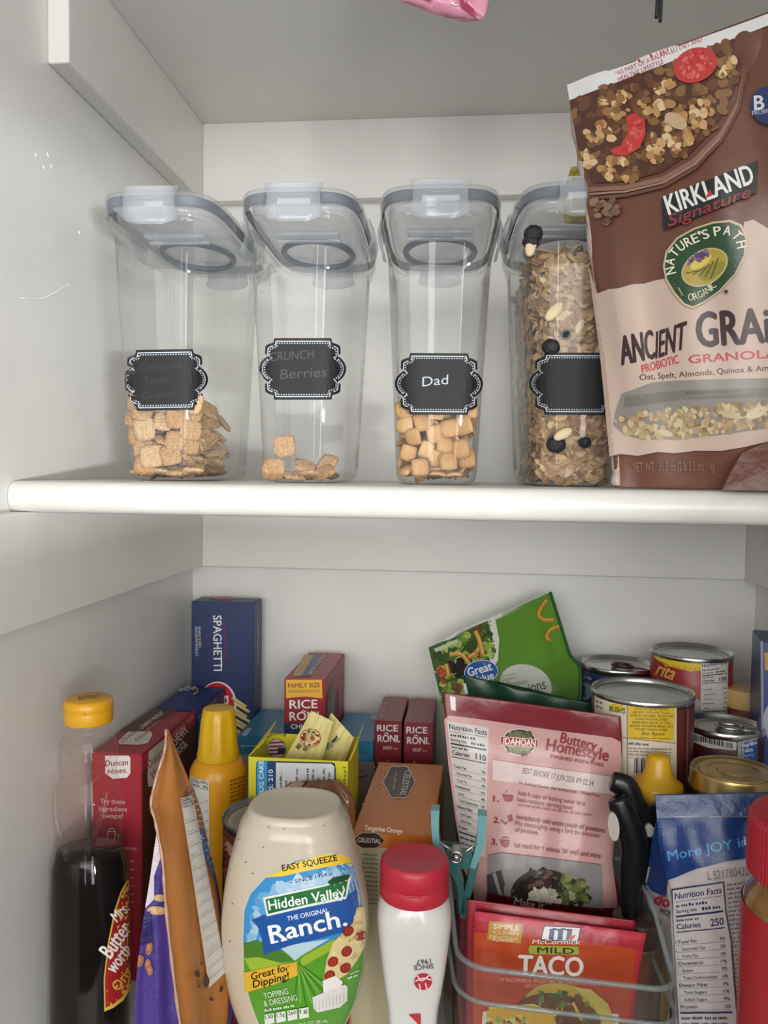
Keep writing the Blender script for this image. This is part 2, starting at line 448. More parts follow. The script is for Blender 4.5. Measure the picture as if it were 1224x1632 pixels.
# ================================================================== cereal containers
SEN = 5.0
def sell(a, b, seg=72, n=SEN):
    t = np.linspace(0, 2 * math.pi, seg, endpoint=False); c, s_ = np.cos(t), np.sin(t)
    e = 2 / n
    return np.sign(c) * np.abs(c) ** e * a, np.sign(s_) * np.abs(s_) ** e * b
YC = .105
def sect(prof, seg=72, cap0=False, cap1=False, n=SEN):
    V, F = [], []
    for z, a, b in prof:
        x, y = sell(a, b, seg, n); V.append(np.stack([x, YC + y, np.full(seg, z)], -1))
    for i in range(len(prof) - 1):
        for j in range(seg):
            k = (j + 1) % seg; F.append((i * seg + j, i * seg + k, (i + 1) * seg + k, (i + 1) * seg + j))
    if cap0: F.append(tuple(range(seg))[::-1])
    if cap1: F.append(tuple(range((len(prof) - 1) * seg, len(prof) * seg)))
    return np.concatenate(V), F
BODY = [(.0, .024, .079), (.0012, .029, .0845), (.004, .0318, .0868), (.009, .0329, .0878), (.05, .0349, .0910), (.10, .0374, .0950), (.15, .0399, .0988), (.193, .0420, .1018),
        (.1955, .0448, .1046), (.199, .0455, .1052), (.2035, .0456, .1053), (.205, .0448, .1046)]
def half(z):
    zs = [p[0] for p in BODY]; return np.interp(z, zs, [p[1] for p in BODY]), np.interp(z, zs, [p[2] for p in BODY])
BOXCLEAR = clearmat('f8f8f7', .055, .8, .03, 'box', 'e6e8ec')
LIDCLEAR = clearmat('f6f7f9', .14, .8, .06, 'lid', 'e0e4ea')
LATCH = clearmat('f4f6f8', .22, .9, .10, 'latch', 'e4e8ee')
PANEL = clearmat('f6f7f9', .22, .5, .15, 'panel', 'dfe3e8')
GASKET = mat('59626c', .5)
RINGM = clearmat('b4bec8', .45, .6, .2, 'ring', '8592a0')

def latch_shape(wd, z0, z1, th):
    out = []
    n = 13
    hw = wd / 2
    pts = []
    for i in range(n):
        f = i / (n - 1); z = z1 + (z0 - z1) * f
        k = 1.0 if f < .06 else 1 - .09 * math.sin(math.pi * min(1, (f - .06) / .72)) if f < .78 else 1.0 - .55 * ((f - .78) / .22) ** 3.2
        dy = -.0035 * math.sin(math.pi * min(1, f * 1.15)) - .001
        pts.append((hw * k, dy, z))
    V = [];
    for sgn in (0, 1):
        for x, dy, z in pts:
            for q in (-1, -.5, 0, .5, 1): V.append((x * q, dy - th * (1 - q * q * .25) * (1 - sgn), z))
    F = []; m = 5
    for L in (0, n * m):
        for i in range(n - 1):
            for j in range(m - 1):
                a = L + i * m + j; F.append((a, a + 1, a + m + 1, a + m))
    for i in range(n - 1):
        for j in (0, m - 1):
            a = i * m + j; F.append((a, a + m, a + m + n * m, a + n * m))
    for i in (0, n - 1):
        for j in range(m - 1):
            a = i * m + j; F.append((a, a + 1, a + 1 + n * m, a + n * m))
    return np.array(V), F

def make_container(cx, label, px, yfront=.6, yaw=.033):
    t = Thing('cereal_container', label, 'container', (cx, yfront, ZMID + .0004), 'clear cereal containers', yaw)
    V, F = sect(BODY, cap0=True); body = t.part('body', V, F, BOXCLEAR, world=False, auto=50)
    Vr = []; Fr = []
    for k in (.42, .52, .62, .72):                      # moulded upright ribs near the back of both sides
        for sg in (-1, 1):
            P = []
            for z in np.linspace(.012, .19, 8):
                a, b = half(z); yy = YC + b * k * 0.9; P.append((sg * a * (1 - (k * .9) ** SEN) ** (1 / SEN), yy, z))
            v, f = tube(P, .0009, 5); Fr += [tuple(i + len(Vr) for i in g) for g in f]; Vr += list(v)
    t.part('side_rib', np.array(Vr), Fr, BOXCLEAR, world=False, parent=body)
    V, F = sect([(.2035, .0476, .1072), (.2165, .0480, .1076), (.2185, .0474, .107), (.2195, .0455, .105), (.2195, .040, .099), (.2178, .0385, .0975)], cap1=True)
    t.part('lid', V, F, LIDCLEAR, world=False, auto=50)
    V, F = sect([(.2176, .0412, .0995), (.206, .0408, .0985), (.2035, .0402, .098), (.2030, .0385, .096)], cap1=True)
    t.part('inner_panel', V, F, PANEL, world=False, auto=50)
    V, F = sect([(.2085, .0455, .1053), (.2095, .0465, .1062), (.2155, .0470, .1067), (.2162, .0460, .1057), (.2162, .0448, .1045), (.2085, .0448, .1045), (.2085, .0455, .1053)])
    t.part('gasket', V, F, GASKET, world=False, auto=40)
    a = np.linspace(0, 2 * math.pi, 48, endpoint=False)
    V, F = tube(np.stack([.030 * np.cos(a), .118 + .044 * np.sin(a), np.full(48, .2015)], -1), .0027, 8, closed=True)
    ring = t.part('pour_ring', V, F, RINGM, world=False)
    V, F = join(bev_box(-.026, .026, .050, .062, .199, .2032, .001), bev_box(-.026, .026, .062, .066, .197, .2032, .001))
    t.part('pour_hinge', V, F, LATCH, world=False)
    for nm, wd, base, rot in (('latch', .0435, (0, -.0028), 0), ('latch', .05, (.0462, YC), math.pi / 2), ('latch', .05, (-.0462, YC), -math.pi / 2), ('latch', .0435, (0, .2128), math.pi)):
        V, F = latch_shape(wd, .1935, .2212, .0022); c, s_ = math.cos(rot), math.sin(rot)
        X = V.copy(); X[:, 0] = V[:, 0] * c - V[:, 1] * s_ + base[0]; X[:, 1] = V[:, 0] * s_ + V[:, 1] * c + base[1]
        la = t.part(nm, X, F, LATCH, world=False)
        if rot == 0:
            q = np.linspace(-1, 1, 9); v, f = tube(np.stack([q * .013, np.full(9, -.0088), .2135 - .0022 * (1 - q * q) ], -1), .0005, 5); t.part('grip_ridge', v, f, LATCH, world=False, parent=la)
    # chalkboard sticker on the front
    def S(u, v):
        a, b = half(v); return t.world(np.stack([a * u, YC - b * np.power(np.maximum(1e-9, 1 - np.abs(u) ** SEN), 1 / SEN), np.asarray(v, float)], -1))
    A = Art(S, (-.985, .985, .03, .19), step=9, off=.0005)
    x0, y0, x1, y1, rot, words_, ink = px
    cxp, cyp, hw, hh = (x0 + x1) / 2, (y0 + y1) / 2, (x1 - x0) / 2, (y1 - y0) / 2
    q = []
    for i in range(8): an = math.radians(-50 + 100 * i / 7); q.append((.80 + .2 * (math.cos(an) - math.cos(math.radians(50))) / (1 - math.cos(math.radians(50))), .42 * math.sin(an) / math.sin(math.radians(50))))
    qr = [(.66, -1), (.68, -.86), (.80, -.80), (.86, -.74), (.87, -.50)] + [(x + .0, y) for x, y in q] + [(.87, .50), (.86, .74), (.80, .80), (.68, .86), (.66, 1)]
    out = qr + [(-x, -y) for x, y in qr]
    rr = math.radians(rot)
    def tf(pts, k=1.0, kx=None): return [(cxp + (x * hw * (kx or k)) * math.cos(rr) - (y * hh * k) * math.sin(rr), cyp + (x * hw * (kx or k)) * math.sin(rr) + (y * hh * k) * math.cos(rr)) for x, y in pts]
    A.poly(tf(out), '141516')
    A.line(tf(out + out[:1], .90, .93), 1.5, 'c4ccd6')
    ring_ = np.array(tf(out + out[:1], .835, .885)); sg = np.r_[0, np.cumsum(np.linalg.norm(np.diff(ring_, axis=0), axis=1))]
    dots = []
    for d in np.arange(0, sg[-1], 4.0):
        x, y = np.interp(d, sg, ring_[:, 0]), np.interp(d, sg, ring_[:, 1]); dots.append([(x - 1, y - 1), (x + 1, y - 1), (x + 1, y + 1), (x - 1, y + 1)])
    A.polys(dots, 'b4bcc6')
    for tx, p0, p1, h in words_: A.text(tx, p0, p1, h, ink, 0.0, .12)
    A.build(t, 'chalkboard_sticker', printmat(.65), label='black chalkboard sticker with a dotted white border')
    return t
c1 = make_container(-0.2400, 'clear container half filled with thick cinnamon squares, beside the wall', (195, 557, 331, 654, -1.0,
    [('Cinnamon', (224, 590), (288, 587), 11), ('Toast', (228, 612), (268, 610), 11), ('Crunch', (226, 636), (282, 633), 11)], '2c2e31'))
c2 = make_container(-0.1300, 'clear container with only a thin layer of cinnamon squares left at its bottom', (414, 539, 551, 637, 0.0,
    [('CRUNCH', (430, 576), (500, 571), 14), ('Berries', (447, 604), (520, 600), 15)], '45484c'))
c3 = make_container(-0.0222, 'clear container holding smooth tan puffs under a sticker lettered in chalk', (630, 563, 769, 661, 0.4, [('Dad', (673, 616), (714, 612), 15)], 'aeb9c4'))
c4 = make_container(0.0825, 'clear container filled to the brim with granola, beside the brown pouch', (844, 562, 988, 661, 0.2, [], 'aeb9c4'))

# ------------------------------------------------------------------ cereal
def square_mesh(name, sz, th, m, dome=0.0, ribs=0, rnd=2.6):
    n = 9; g = np.linspace(-1, 1, n); V = []; F = []
    for s in (1, -1):
        for i in g:
            for j in g:
                r = (abs(i) ** rnd + abs(j) ** rnd) ** (1 / rnd); mx = max(abs(i), abs(j)); k = (mx / r) if r > 1e-6 else 1; k = .55 * k + .45
                e = 1 - max(abs(i), abs(j)) ** 5
                z = s * th * (.35 + .65 * e) + dome * (1 - (i * i + j * j) / 2) + (ribs * th * .25 * math.sin(i * 9) * e) + random.uniform(-.06, .06) * th
                V.append((i * sz * k, j * sz * k, z))
    for q in (0, n * n):
        for i in range(n - 1):
            for j in range(n - 1):
                a = q + i * n + j; f = (a, a + n, a + n + 1, a + 1); F.append(f if q == 0 else f[::-1])
    edge = [(0, j) for j in range(n)] + [(i, n - 1) for i in range(1, n)] + [(n - 1, j) for j in range(n - 2, -1, -1)] + [(i, 0) for i in range(n - 2, 0, -1)]
    for (a, b), (c, d) in zip(edge, edge[1:] + edge[:1]): F.append((a * n + b, c * n + d, n * n + c * n + d, n * n + a * n + b))
    me = bpy.data.meshes.new(name); me.from_pydata(V, [], F); me.update(); me.polygons.foreach_set('use_smooth', [True] * len(me.polygons)); me.materials.append(m)
    return me
CIN = [mat('d6ac7c', .75, bump=.9, bscale=500, vary=.22), mat('cc9f6e', .75, bump=.9, bscale=420, vary=.25), mat('dfb98c', .75, bump=.9, bscale=460, vary=.2)]
PUF = [mat('cda06a', .6, bump=.25, bscale=400, vary=.08), mat('c4975e', .6, bump=.25, bscale=380, vary=.1), mat('d6ac76', .6, bump=.25, bscale=420, vary=.08)]
cin_me = [square_mesh('cinnamon_square', .0088, .0024, m, ribs=1) for m in CIN]
puf_me = [square_mesh('tan_puff', .0070, .0016, m, dome=.0022, rnd=3.2) for m in PUF]
def drop(t, name, me, label, group, lx, ly, lz, rx, ry, rz, sc=1.0):
    o = bpy.data.objects.new(name, me); COL.objects.link(o); o['label'] = label; o['category'] = 'cereal'; o['group'] = group
    P = t.world(np.array([[lx, ly, lz]]))[0]; o.location = P; o.rotation_euler = (rx, ry, rz + t.o.rotation_euler.z); o.scale = (sc, sc, sc)
    return o
def fill(t, name, mes, label, group, n, zmax, step, lean):
    placed = 0; tries = 0; spots = []
    while placed < n and tries < 6000:
        tries += 1
        z = .0055 + random.random() ** 1.1 * (zmax - .006)
        a, b = half(z); m = step * .95
        x = random.uniform(-(a - m), a - m)
        front = random.random() < .6
        y = YC - b * (1 - abs(x / a) ** SEN) ** .2 + (random.uniform(.0045, .012) if front else random.uniform(.012, .1))
        if any((x - p[0]) ** 2 + ((y - p[1]) * 1.1) ** 2 + (z - p[2]) ** 2 < (step * (1.05 if tries < 3000 else .75)) ** 2 for p in spots): continue
        spots.append((x, y, z)); placed += 1
        if z < .008: rx, ry = random.uniform(-.15, .15), random.uniform(-.15, .15)
        elif front: rx, ry = math.pi / 2 + random.uniform(-.5, .35), random.uniform(-.3, .3)
        else: rx, ry = random.uniform(-lean, lean), random.uniform(-lean, lean)
        drop(t, name, random.choice(mes), label, group, x, y, z + (.004 if front and z > .008 else 0), rx, ry, random.uniform(0, 6.28) if not front else random.uniform(-.5, .5), random.uniform(.9, 1.08))
fill(c1, 'cinnamon_square', cin_me, 'square cinnamon cereal piece in the pile inside the half filled container', 'cinnamon squares in the container by the wall', 130, .062, .0112, .9)
for (x, y, z, rx, ry, rz) in ((-.020, .025, .010, 1.45, .05, .1), (-.012, .027, .0285, 1.5, -.1, .05), (-.004, .026, .005, .2, .1, .4), (.008, .028, .006, -.2, .2, .9), (.019, .030, .008, .5, -.5, .2),
                              (.003, .034, .013, .5, .3, .2), (.020, .040, .015, .9, .2, -.6), (.012, .045, .009, .1, -.3, 1.2), (-.010, .046, .006, .1, .1, 0), (.0, .062, .006, .1, 0, .5), (-.015, .066, .005, 0, 0, 1), (.016, .064, .006, .2, .1, .3), (.004, .082, .005, 0, .1, .2), (-.018, .088, .005, .1, 0, .6), (.015, .09, .006, .1, .1, .1)):
    drop(c2, 'cinnamon_square', random.choice(cin_me), 'square cinnamon cereal piece in the thin layer at the container bottom', 'cinnamon squares in the nearly empty container', x, y, z, rx, ry, rz)
fill(c3, 'tan_puff', puf_me, 'smooth tan cereal puff in the pile under the chalk lettered sticker', 'tan puffs in the lettered container', 150, .060, .0098, 1.2)

def flakes(n, sampler, size, cols, sq=(.55, 1)):
    V, F, C = [], [], []
    for _ in range(n):
        P, nrm = sampler(); r = size * random.uniform(.55, 1.25); seg = 7
        nrm = np.array(nrm) + RNG.normal(0, .45, 3); nrm /= np.linalg.norm(nrm); a = np.cross(nrm, [.3, .5, .8]); a /= np.linalg.norm(a); b = np.cross(nrm, a)
        q = random.uniform(*sq); k = len(V); an = random.uniform(0, 6.28); col = np.array(lin(random.choice(cols))) * random.uniform(.75, 1.15)
        V.append(P + nrm * r * .28); 
        for i in range(seg):
            t_ = an + 6.283 * i / seg; rr = r * random.uniform(.75, 1.15); V.append(P + rr * math.cos(t_) * a + rr * q * math.sin(t_) * b + nrm * random.uniform(-.2, .2) * r)
        V.append(P - nrm * r * .25)
        for i in range(seg):
            j = (i + 1) % seg; F.append((k, k + 1 + i, k + 1 + j)); F.append((k + seg + 1, k + 1 + j, k + 1 + i)); C += [col, col * .9]
    return np.array(V), F, C
OATS = ['b08c60', 'c2a074', '9c774c', 'cbab80', 'a5835a', '8a6844', 'd2b78e', 'b7966a']
def gran_sampler():
    z = random.uniform(.004, .178) ; a, b = half(z); th = random.random()
    if z > .168 or random.random() < .12:
        z = random.uniform(.165, .178); a, b = half(z); x = random.uniform(-.9, .9) * a; y = YC + random.uniform(-.93, .9) * b; return c4.world(np.array([[x * .95, y, z]]))[0], (0, -.3, 1)
    if th < .62: u = random.uniform(-.96, .96); sgn = -1
    else: u = random.choice((-1, 1)) * (1 - random.random() ** 2 * .03); sgn = random.choice((-1, -1, 1))
    y = sgn * b * max(1e-9, 1 - abs(u) ** SEN) ** .2
    if th > .62: y = random.uniform(-.95, .95) * b; u = (1 - (abs(y / b)) ** SEN) ** .2 * random.choice((-1, -1, 1))
    d = random.uniform(.0055, .009); s = np.array([u * a, y]); k = 1 - d / max(.02, np.linalg.norm(s) if th > .62 else abs(y))
    x_, y_ = (u * (a - d), y * (1 - d / b))
    return c4.world(np.array([[x_, YC + y_, z]]))[0], (u * 3 if th > .62 else 0, -1 if th <= .62 else 0, .3)
V, F, C = flakes(4200, gran_sampler, .0052, OATS)
V2, F2 = sect([(.003, .020, .072), (.06, .0245, .079), (.12, .027, .083), (.166, .029, .086)], cap0=True, cap1=True); V2 = c4.world(V2)
gk = solo('granola', 'loose oat granola heaped inside the filled container', 'granola', *join((V, F), (V2, F2)), printmat(.75), c4.loc, smooth=False, cols=C + [lin('80603e')] * len(F2)); gk['kind'] = 'stuff'
def pebble(name, label, cat, P, r, sc, m, group, rot=(0, 0, 0)):
    bm = bmesh.new(); bmesh.ops.create_icosphere(bm, subdivisions=3, radius=r)
    for v in bm.verts: v.co *= 1 + .10 * math.sin(v.co.x * 900) * math.cos(v.co.y * 700 + v.co.z * 800)
    for v in bm.verts: v.co = Vector((v.co.x * sc[0], v.co.y * sc[1], v.co.z * sc[2]))
    V = np.array([v.co[:] for v in bm.verts]); F = [[v.index for v in f.verts] for f in bm.faces]; bm.free()
    o = mesh_object(name, V, F, m); o.location = P; o.rotation_euler = rot; o['label'] = label; o['category'] = cat; o['group'] = group
DRIED = mat('1d1a22', .55, bump=.6, bscale=300)
ALM = mat('d8c39a', .5)
for x, y, q in ((850, 373, .0072), (846, 386, .006), (878, 553, .0068), (886, 708, .0074), (932, 705, .005), (902, 533, .004)):
    P = at(x, y, .6 + (.010 if y < 500 else .017 + (y < 600) * -.006)); pebble('dried_berry', 'dark dried berry among the granola in the filled container', 'berry', P, q, (1, .7, .9), DRIED, 'dried berries in the granola')
for x, y, r, an in ((883, 497, .0085, .8), (846, 392, .008, 1.4), (897, 692, .0075, .5), (924, 520, .006, 1.2)):
    P = at(x, y, .608 if y < 500 else .612); pebble('almond_slice', 'pale almond slice among the granola in the filled container', 'almond slice', P, r, (1, .22, .5), ALM, 'almond slices in the granola', (0, -an, 0))
# ================================================================== pouches, boxes, cans
class Pouch:
    """a bag between two rails of 3-D points (bottom to top), swollen between its seals."""
    def __init__(s, L, R, front, back, top_taper=.35, bot=.55, wr=0.0, seed=1, nu=26, nv=40, side=1.0, pw=.75, wf=1.0):
        s.L, s.R = spline(L, 80), spline(R, 80); s.f, s.b, s.tt, s.bt, s.wr, s.nu, s.nv, s.pw = front, back, top_taper, bot, wr, int(nu * 2.2), int(nv * 2), pw
        c = (s.L.mean(0) + s.R.mean(0)) / 2; n = np.cross(s.R[40] - s.L[40], s.L[-1] - s.L[0]); n /= np.linalg.norm(n)
        if n @ (EYE - c) < 0: n = -n
        s.n = n * side
        g = np.random.default_rng(seed); s.k = [(g.uniform(3, 14) * wf, g.uniform(-12, 12) * wf, g.uniform(0, 6.3), g.uniform(.4, 1)) for _ in range(9)]
    def base(s, u, v):
        t = np.clip(v, 0, 1) * 79; i = np.minimum(t.astype(int), 78); f = (t - i)[..., None]
        a = s.L[i] * (1 - f) + s.L[i + 1] * f; b = s.R[i] * (1 - f) + s.R[i + 1] * f
        return a * (1 - u[..., None]) + b * u[..., None]
    def bulge(s, u, v, amp):
        q = np.clip(np.sin(math.pi * np.clip(u, 0, 1)), 0, 1) ** s.pw
        pr_ = np.clip((1 - v) / max(s.tt, 1e-3), 0, 1); pr_ = pr_ * pr_ * (3 - 2 * pr_)
        pb = s.bt + (1 - s.bt) * np.clip(v / .25, 0, 1)
        w_ = sum(a * np.sin(p * u * 2 + r * v + c) for p, r, c, a in s.k) * s.wr * np.clip(u * 8, 0, 1) * np.clip((1 - u) * 8, 0, 1) * np.clip((1 - v) * 10 + .25, 0, 1)
        return amp * q * pr_ * pb + w_
    def S(s, u, v):
        u, v = np.asarray(u, float), np.asarray(v, float); return s.base(u, v) + s.bulge(u, v, s.f)[..., None] * s.n
    def B(s, u, v): return s.base(u, v) - (s.bulge(u, v, s.b) + .0006)[..., None] * s.n
    def mesh(s):
        u = np.linspace(0, 1, s.nu); V = []
        for v in np.linspace(0, 1, s.nv):
            V.append(s.S(u, np.full(s.nu, v))); V.append(s.B(u[::-1], np.full(s.nu, v)))
        m = 2 * s.nu; F = [(i * m + j, i * m + (j + 1) % m, (i + 1) * m + (j + 1) % m, (i + 1) * m + j) for i in range(s.nv - 1) for j in range(m)]
        F += [tuple(range(m))[::-1], tuple(range((s.nv - 1) * m, s.nv * m))]
        return np.concatenate(V), F
    def art(s, step=12, off=.0008): return Art(s.S, (0, 1, 0, 1), min(step, 8), off + .0003)

def low(px, Y): p = at(px, 1300, Y); return np.array([p[0], Y, ZLOW + .002])
def pts(*L): return np.array([at(*p) for p in L])

class Box:
    """a carton: front lower edge from P along ex (width vector), depth vector ey, height h."""
    def __init__(s, name, label, cat, P, ex, ey, h, m, group=None, bev=.0008):
        P, ex, ey = (np.array(v, float) for v in (P, ex, ey)); s.P, s.ex, s.ey, s.h = P, ex, ey, h; ez = np.array([0, 0, h])
        s.t = Thing(name, label, cat, P + ex / 2 + ey / 2, group)
        bm = bmesh.new(); vs = [bm.verts.new(P + a * ex + b * ey + c * ez) for c in (0, 1) for b in (0, 1) for a in (0, 1)]
        for f in ((0, 1, 3, 2), (4, 6, 7, 5), (0, 4, 5, 1), (2, 3, 7, 6), (0, 2, 6, 4), (1, 5, 7, 3)): bm.faces.new([vs[i] for i in f])
        bmesh.ops.recalc_face_normals(bm, faces=bm.faces[:]); bmesh.ops.bevel(bm, geom=bm.edges[:], offset=bev, segments=2, affect='EDGES')
        V = np.array([v.co[:] for v in bm.verts]); F = [[v.index for v in f.verts] for f in bm.faces]; bm.free()
        s.body = s.t.part('carton', V, F, m, auto=40)
        R_ = (-.05, 1.05, -.05, 1.05)
        s.front = Art(plane(P, ex, ez), R_, off=.0004); s.right = Art(plane(P + ex, ey, ez), R_, off=.0004); s.top = Art(plane(P + ez, ex, ey), R_, off=.0004); s.left = Art(plane(P, ey, ez), R_, off=.0004)

STEEL = mat('c4c4c2', .28, metal=1.0, bump=.05, bscale=200)
STEEL2 = mat('9c9c9a', .35, metal=1.0)
GOLD = mat('c8ae72', .32, metal=1.0)

ZRACK = 1.158
class Can:
    def __init__(s, name, label, c, r, z1, col, z0=ZRACK, lid=STEEL, tab=None, group=None, h0=.004, rough=.38):
        s.c, s.r = c, r; s.t = Thing(name, label, 'can', (c[0], c[1], z0), group)
        H = z1 - z0; C = (c[0], c[1], z0)
        V, F = lathe([(r * .96, 0), (r * 1.01, .001), (r * 1.015, .003), (r * .985, .005), (r * .985, H - .006), (r * 1.0, H - .0055), (r * 1.02, H - .003), (r * 1.015, H - .0008), (r * 1.0, H), (r * .975, H - .0008), (r * .965, H - .004),
                      (r * .93, H - .0046), (r * .90, H - .0040), (r * .86, H - .0042), (r * .80, H - .0052), (r * .70, H - .0045), (r * .62, H - .0050), (r * .3, H - .0048), (.0004, H - .0048)], C, 64, cap0=True, cap1=True)
        s.t.part('tin', V, F, lid, auto=60)
        V, F = lathe([(r * .988, h0), (r * 1.0, h0 + .0006), (r * 1.0, H - .0075), (r * .988, H - .0068)], C, 64)
        s.sleeve = s.t.part('sleeve', V, F, mat(col, rough))
        cx, cy = c[0], c[1]; base = math.atan2(-cy, -cx)
        s.S = lambda u, v: np.stack([cx + r * np.cos(base + u), cy + r * np.sin(base + u), np.asarray(v, float)], -1)
        s.art = Art(s.S, (-1.45, 1.45, z0, z1), step=10, off=.0003)
        if tab is not None:
            a0, m = tab; zt = z1 - .0022; ca, sa = math.cos(a0), math.sin(a0)
            a = np.linspace(0, 2 * math.pi, 24, endpoint=False); px_, py_ = .0105 * np.cos(a) - .004, .0075 * np.sin(a)
            v1 = tube(np.stack([cx + (px_ + r * .25) * ca - py_ * sa, cy + (px_ + r * .25) * sa + py_ * ca, np.full(24, zt)], -1), .0016, 8, closed=True)
            L = np.linspace(.006 + r * .25, r * .82, 6); v2 = tube(np.stack([cx + L * ca, cy + L * sa, np.full(6, zt - .0006)], -1), [.005, .005, .0046, .004, .0034, .002], 8, flat=.22)
            V, F = join(v1, v2); s.t.part('pull_tab', V, F, m)
        s.C, s.H = C, H

# ------------------------------------------------------------------ granola pouch
L = pts((980, 785, .572), (977, 720, .576), (963, 570, .586), (950, 470, .590), (936, 340, .593), (920, 235, .597), (905, 136, .60))
R = pts((1335, 793, .545), (1338, 560, .53), (1334, 300, .512), (1312, -14, .498))
L[0][2] = R[0][2] = ZMID + .0006
gp = Pouch(L, R, .020, .013, .45, .45, .0007, 3, 40, 60)
t = Thing('granola_pouch', 'large brown and pink granola pouch with a berry granola picture, topmost corner torn white', 'pouch', (L[0] + R[0]) / 2)
V, F = gp.mesh(); t.part('bag', V, F, mat('704839', .36, bump=.25, bscale=38))
A = gp.art(13)
A.poly([(905, 138), (942, 124), (1060, 82), (1240, 17), (1300, -8), (1300, 12), (1224, 42), (1170, 62), (1090, 92), (1040, 111), (908, 161)], 'e4e4e4')
A.text('*AS PART OF A BALANCED DIET AND', (983, 122), (1121, 66), 7, 'b8343c', .01, .1); A.text('HEALTHY LIFESTYLE', (987, 131), (1059, 102), 7, 'b8343c', .01, .1)
bowl = [(908, 161), (1040, 111), (1090, 92), (1172, 62), (1181, 95), (1168, 150), (1140, 205), (1100, 246), (1055, 275), (1000, 290), (946, 292), (938, 275), (924, 240)]
A.poly(bowl, '55362a')
gcol = ['b58a58', 'cda373', '9a6f43', 'dab98a', '7a5435', 'c0935e', '86603c', 'e0c499']
A.blobs(bowl, 190, 9, ['6d4a30', '7c5537', '5f3f2b', '8a6542'])
for cx, cy, n_, sp in ((985, 170, 26, 26), (955, 215, 22, 22), (940, 255, 12, 14), (1070, 215, 30, 30), (985, 268, 22, 26), (1110, 185, 30, 30), (1040, 170, 16, 18), (1060, 140, 10, 14), (1160, 110, 14, 18), (1095, 235, 18, 22), (1045, 250, 12, 16)):
    rg = [p for p in [(cx + sp * math.cos(a) * 1.1, cy + sp * math.sin(a) * .9) for a in np.linspace(0, 6.2, 9)] if inside(p, bowl)]
    if len(rg) > 3: A.blobs(rg, n_, 7.5, gcol)
A.ell(1110, 106, 36, 27, 'c4423f', -25); A.blobs([(1080, 110), (1105, 82), (1142, 88), (1138, 118), (1100, 130)], 40, 4, ['d25a54', 'b83836', 'dc7068'])
A.poly([(1000, 188), (1015, 182), (1030, 192), (1032, 215), (1022, 238), (1000, 251), (980, 248), (975, 240), (992, 234), (1003, 215)], 'c4423f')
A.blobs([(1003, 192), (1026, 195), (1026, 220), (1005, 242), (990, 244), (1008, 222)], 26, 4, ['d25a54', 'b83836', 'da6c64'])
A.ell(1080, 195, 20, 11, 'c9ac86', 30); A.ell(1070, 168, 10, 7, 'b08658', 10)
for k, (wd, c_) in enumerate(((7, '8d6a58'), (3, 'a08272'), (5, '6b4a3c'))):
    A.line([(944, 303 + k * 7), (1000, 301 + k * 6), (1060, 287 + k * 6), (1110, 258 + k * 6), (1150, 216 + k * 5), (1178, 166 + k * 4), (1190, 112)], wd, c_)
A.blobs([(950, 318), (975, 312), (992, 330), (975, 360), (958, 350)], 22, 8, ['8a6d55', '735747', '9a7d62', '5f4538'])
A.poly([(1057, 318), (1209, 258), (1205, 309), (1060, 369)], '23292b')
A.text('KIRKLAND', (1069, 344), (1203, 293), 30, 'eceae6', .03, .06); A.text('Signature', (1068, 363), (1195, 316), 17, 'a43a40', .0, .45)
A.poly([(1126, 318), (1138, 313), (1134, 304)], 'b8343c')
A.poly([(948, 471), (962, 466), (975, 461), (990, 460), (1010, 454), (1028, 453), (1045, 448), (1080, 441), (1150, 420), (1224, 378), (1330, 350), (1334, 700), (1224, 702), (1180, 712), (1150, 717), (1110, 717), (1075, 722), (1050, 720), (1020, 726), (990, 724), (977, 728), (974, 690), (962, 565)], 'c9b3a4')
A.poly([(1185, 356), (1200, 352), (1224, 366), (1224, 380), (1180, 420)], 'c9b3a4')
A.text('ANC', (996, 582), (1046, 572), 45, '3a2428', .035, .10); A.text('IENT', (1047, 573), (1094, 556), 40, '3a2428', .03, .42)
A.text('GRAiNS', (1113, 554), (1290, 540), 54, '3a2428', .045, .02)
A.text('PROBIOTIC', (1026, 596), (1086, 579), 13, 'c04048', .03, .1); A.text('GRANOLA', (1100, 580), (1236, 570), 13, 'c04048', .03)
A.text('Oat, Spelt, Almonds, Quinoa & Amaranth', (1022, 607), (1258, 588), 9, '3a2a28', .008)
win = [(995, 628), (1040, 611), (1080, 607), (1224, 603), (1330, 600), (1330, 660), (1224, 681), (1150, 692), (1080, 700), (1030, 701), (996, 692), (981, 678), (985, 655)]
A.poly(win, '8d8880')
A.poly([(1000, 632), (1095, 622), (1224, 618), (1224, 632), (1090, 637), (998, 650)], '7b766f'); A.line([(1095, 627), (1180, 624)], 5, '6a655f')
A.blobs([(983, 672), (1010, 660), (1050, 654), (1075, 648), (1110, 652), (1150, 645), (1200, 640), (1240, 640), (1240, 676), (1150, 690), (1080, 698), (1032, 699), (998, 690)], 330, 5.5, ['a8916c', 'bda680', '8d7550', 'cdb994', '7a6345', 'b39a70'])
A.ell(1203, 657, 17, 8, 'd8c8a8', -25); A.ell(1165, 660, 14, 6, 'c4b08a', 10); A.ell(1062, 690, 12, 5, 'ccba98', 15)
A.text('NET WT. 35.3 oz (2 lb 3.3 oz) 1 kg', (1013, 751), (1140, 747), 14, '94705f', .0)
A.ell(1228, 170, 29, 30, '2f3c68'); A.text('B', (1206, 178), (1222, 176), 22, 'dcdcE2', .04, .1); A.text('PROBIOTIC', (1202, 187), (1250, 178), 7, 'b9bcd0', .01)
A.build(t, 'front_print', printmat(.34, .2, 38))
A = gp.art(13, .0040)
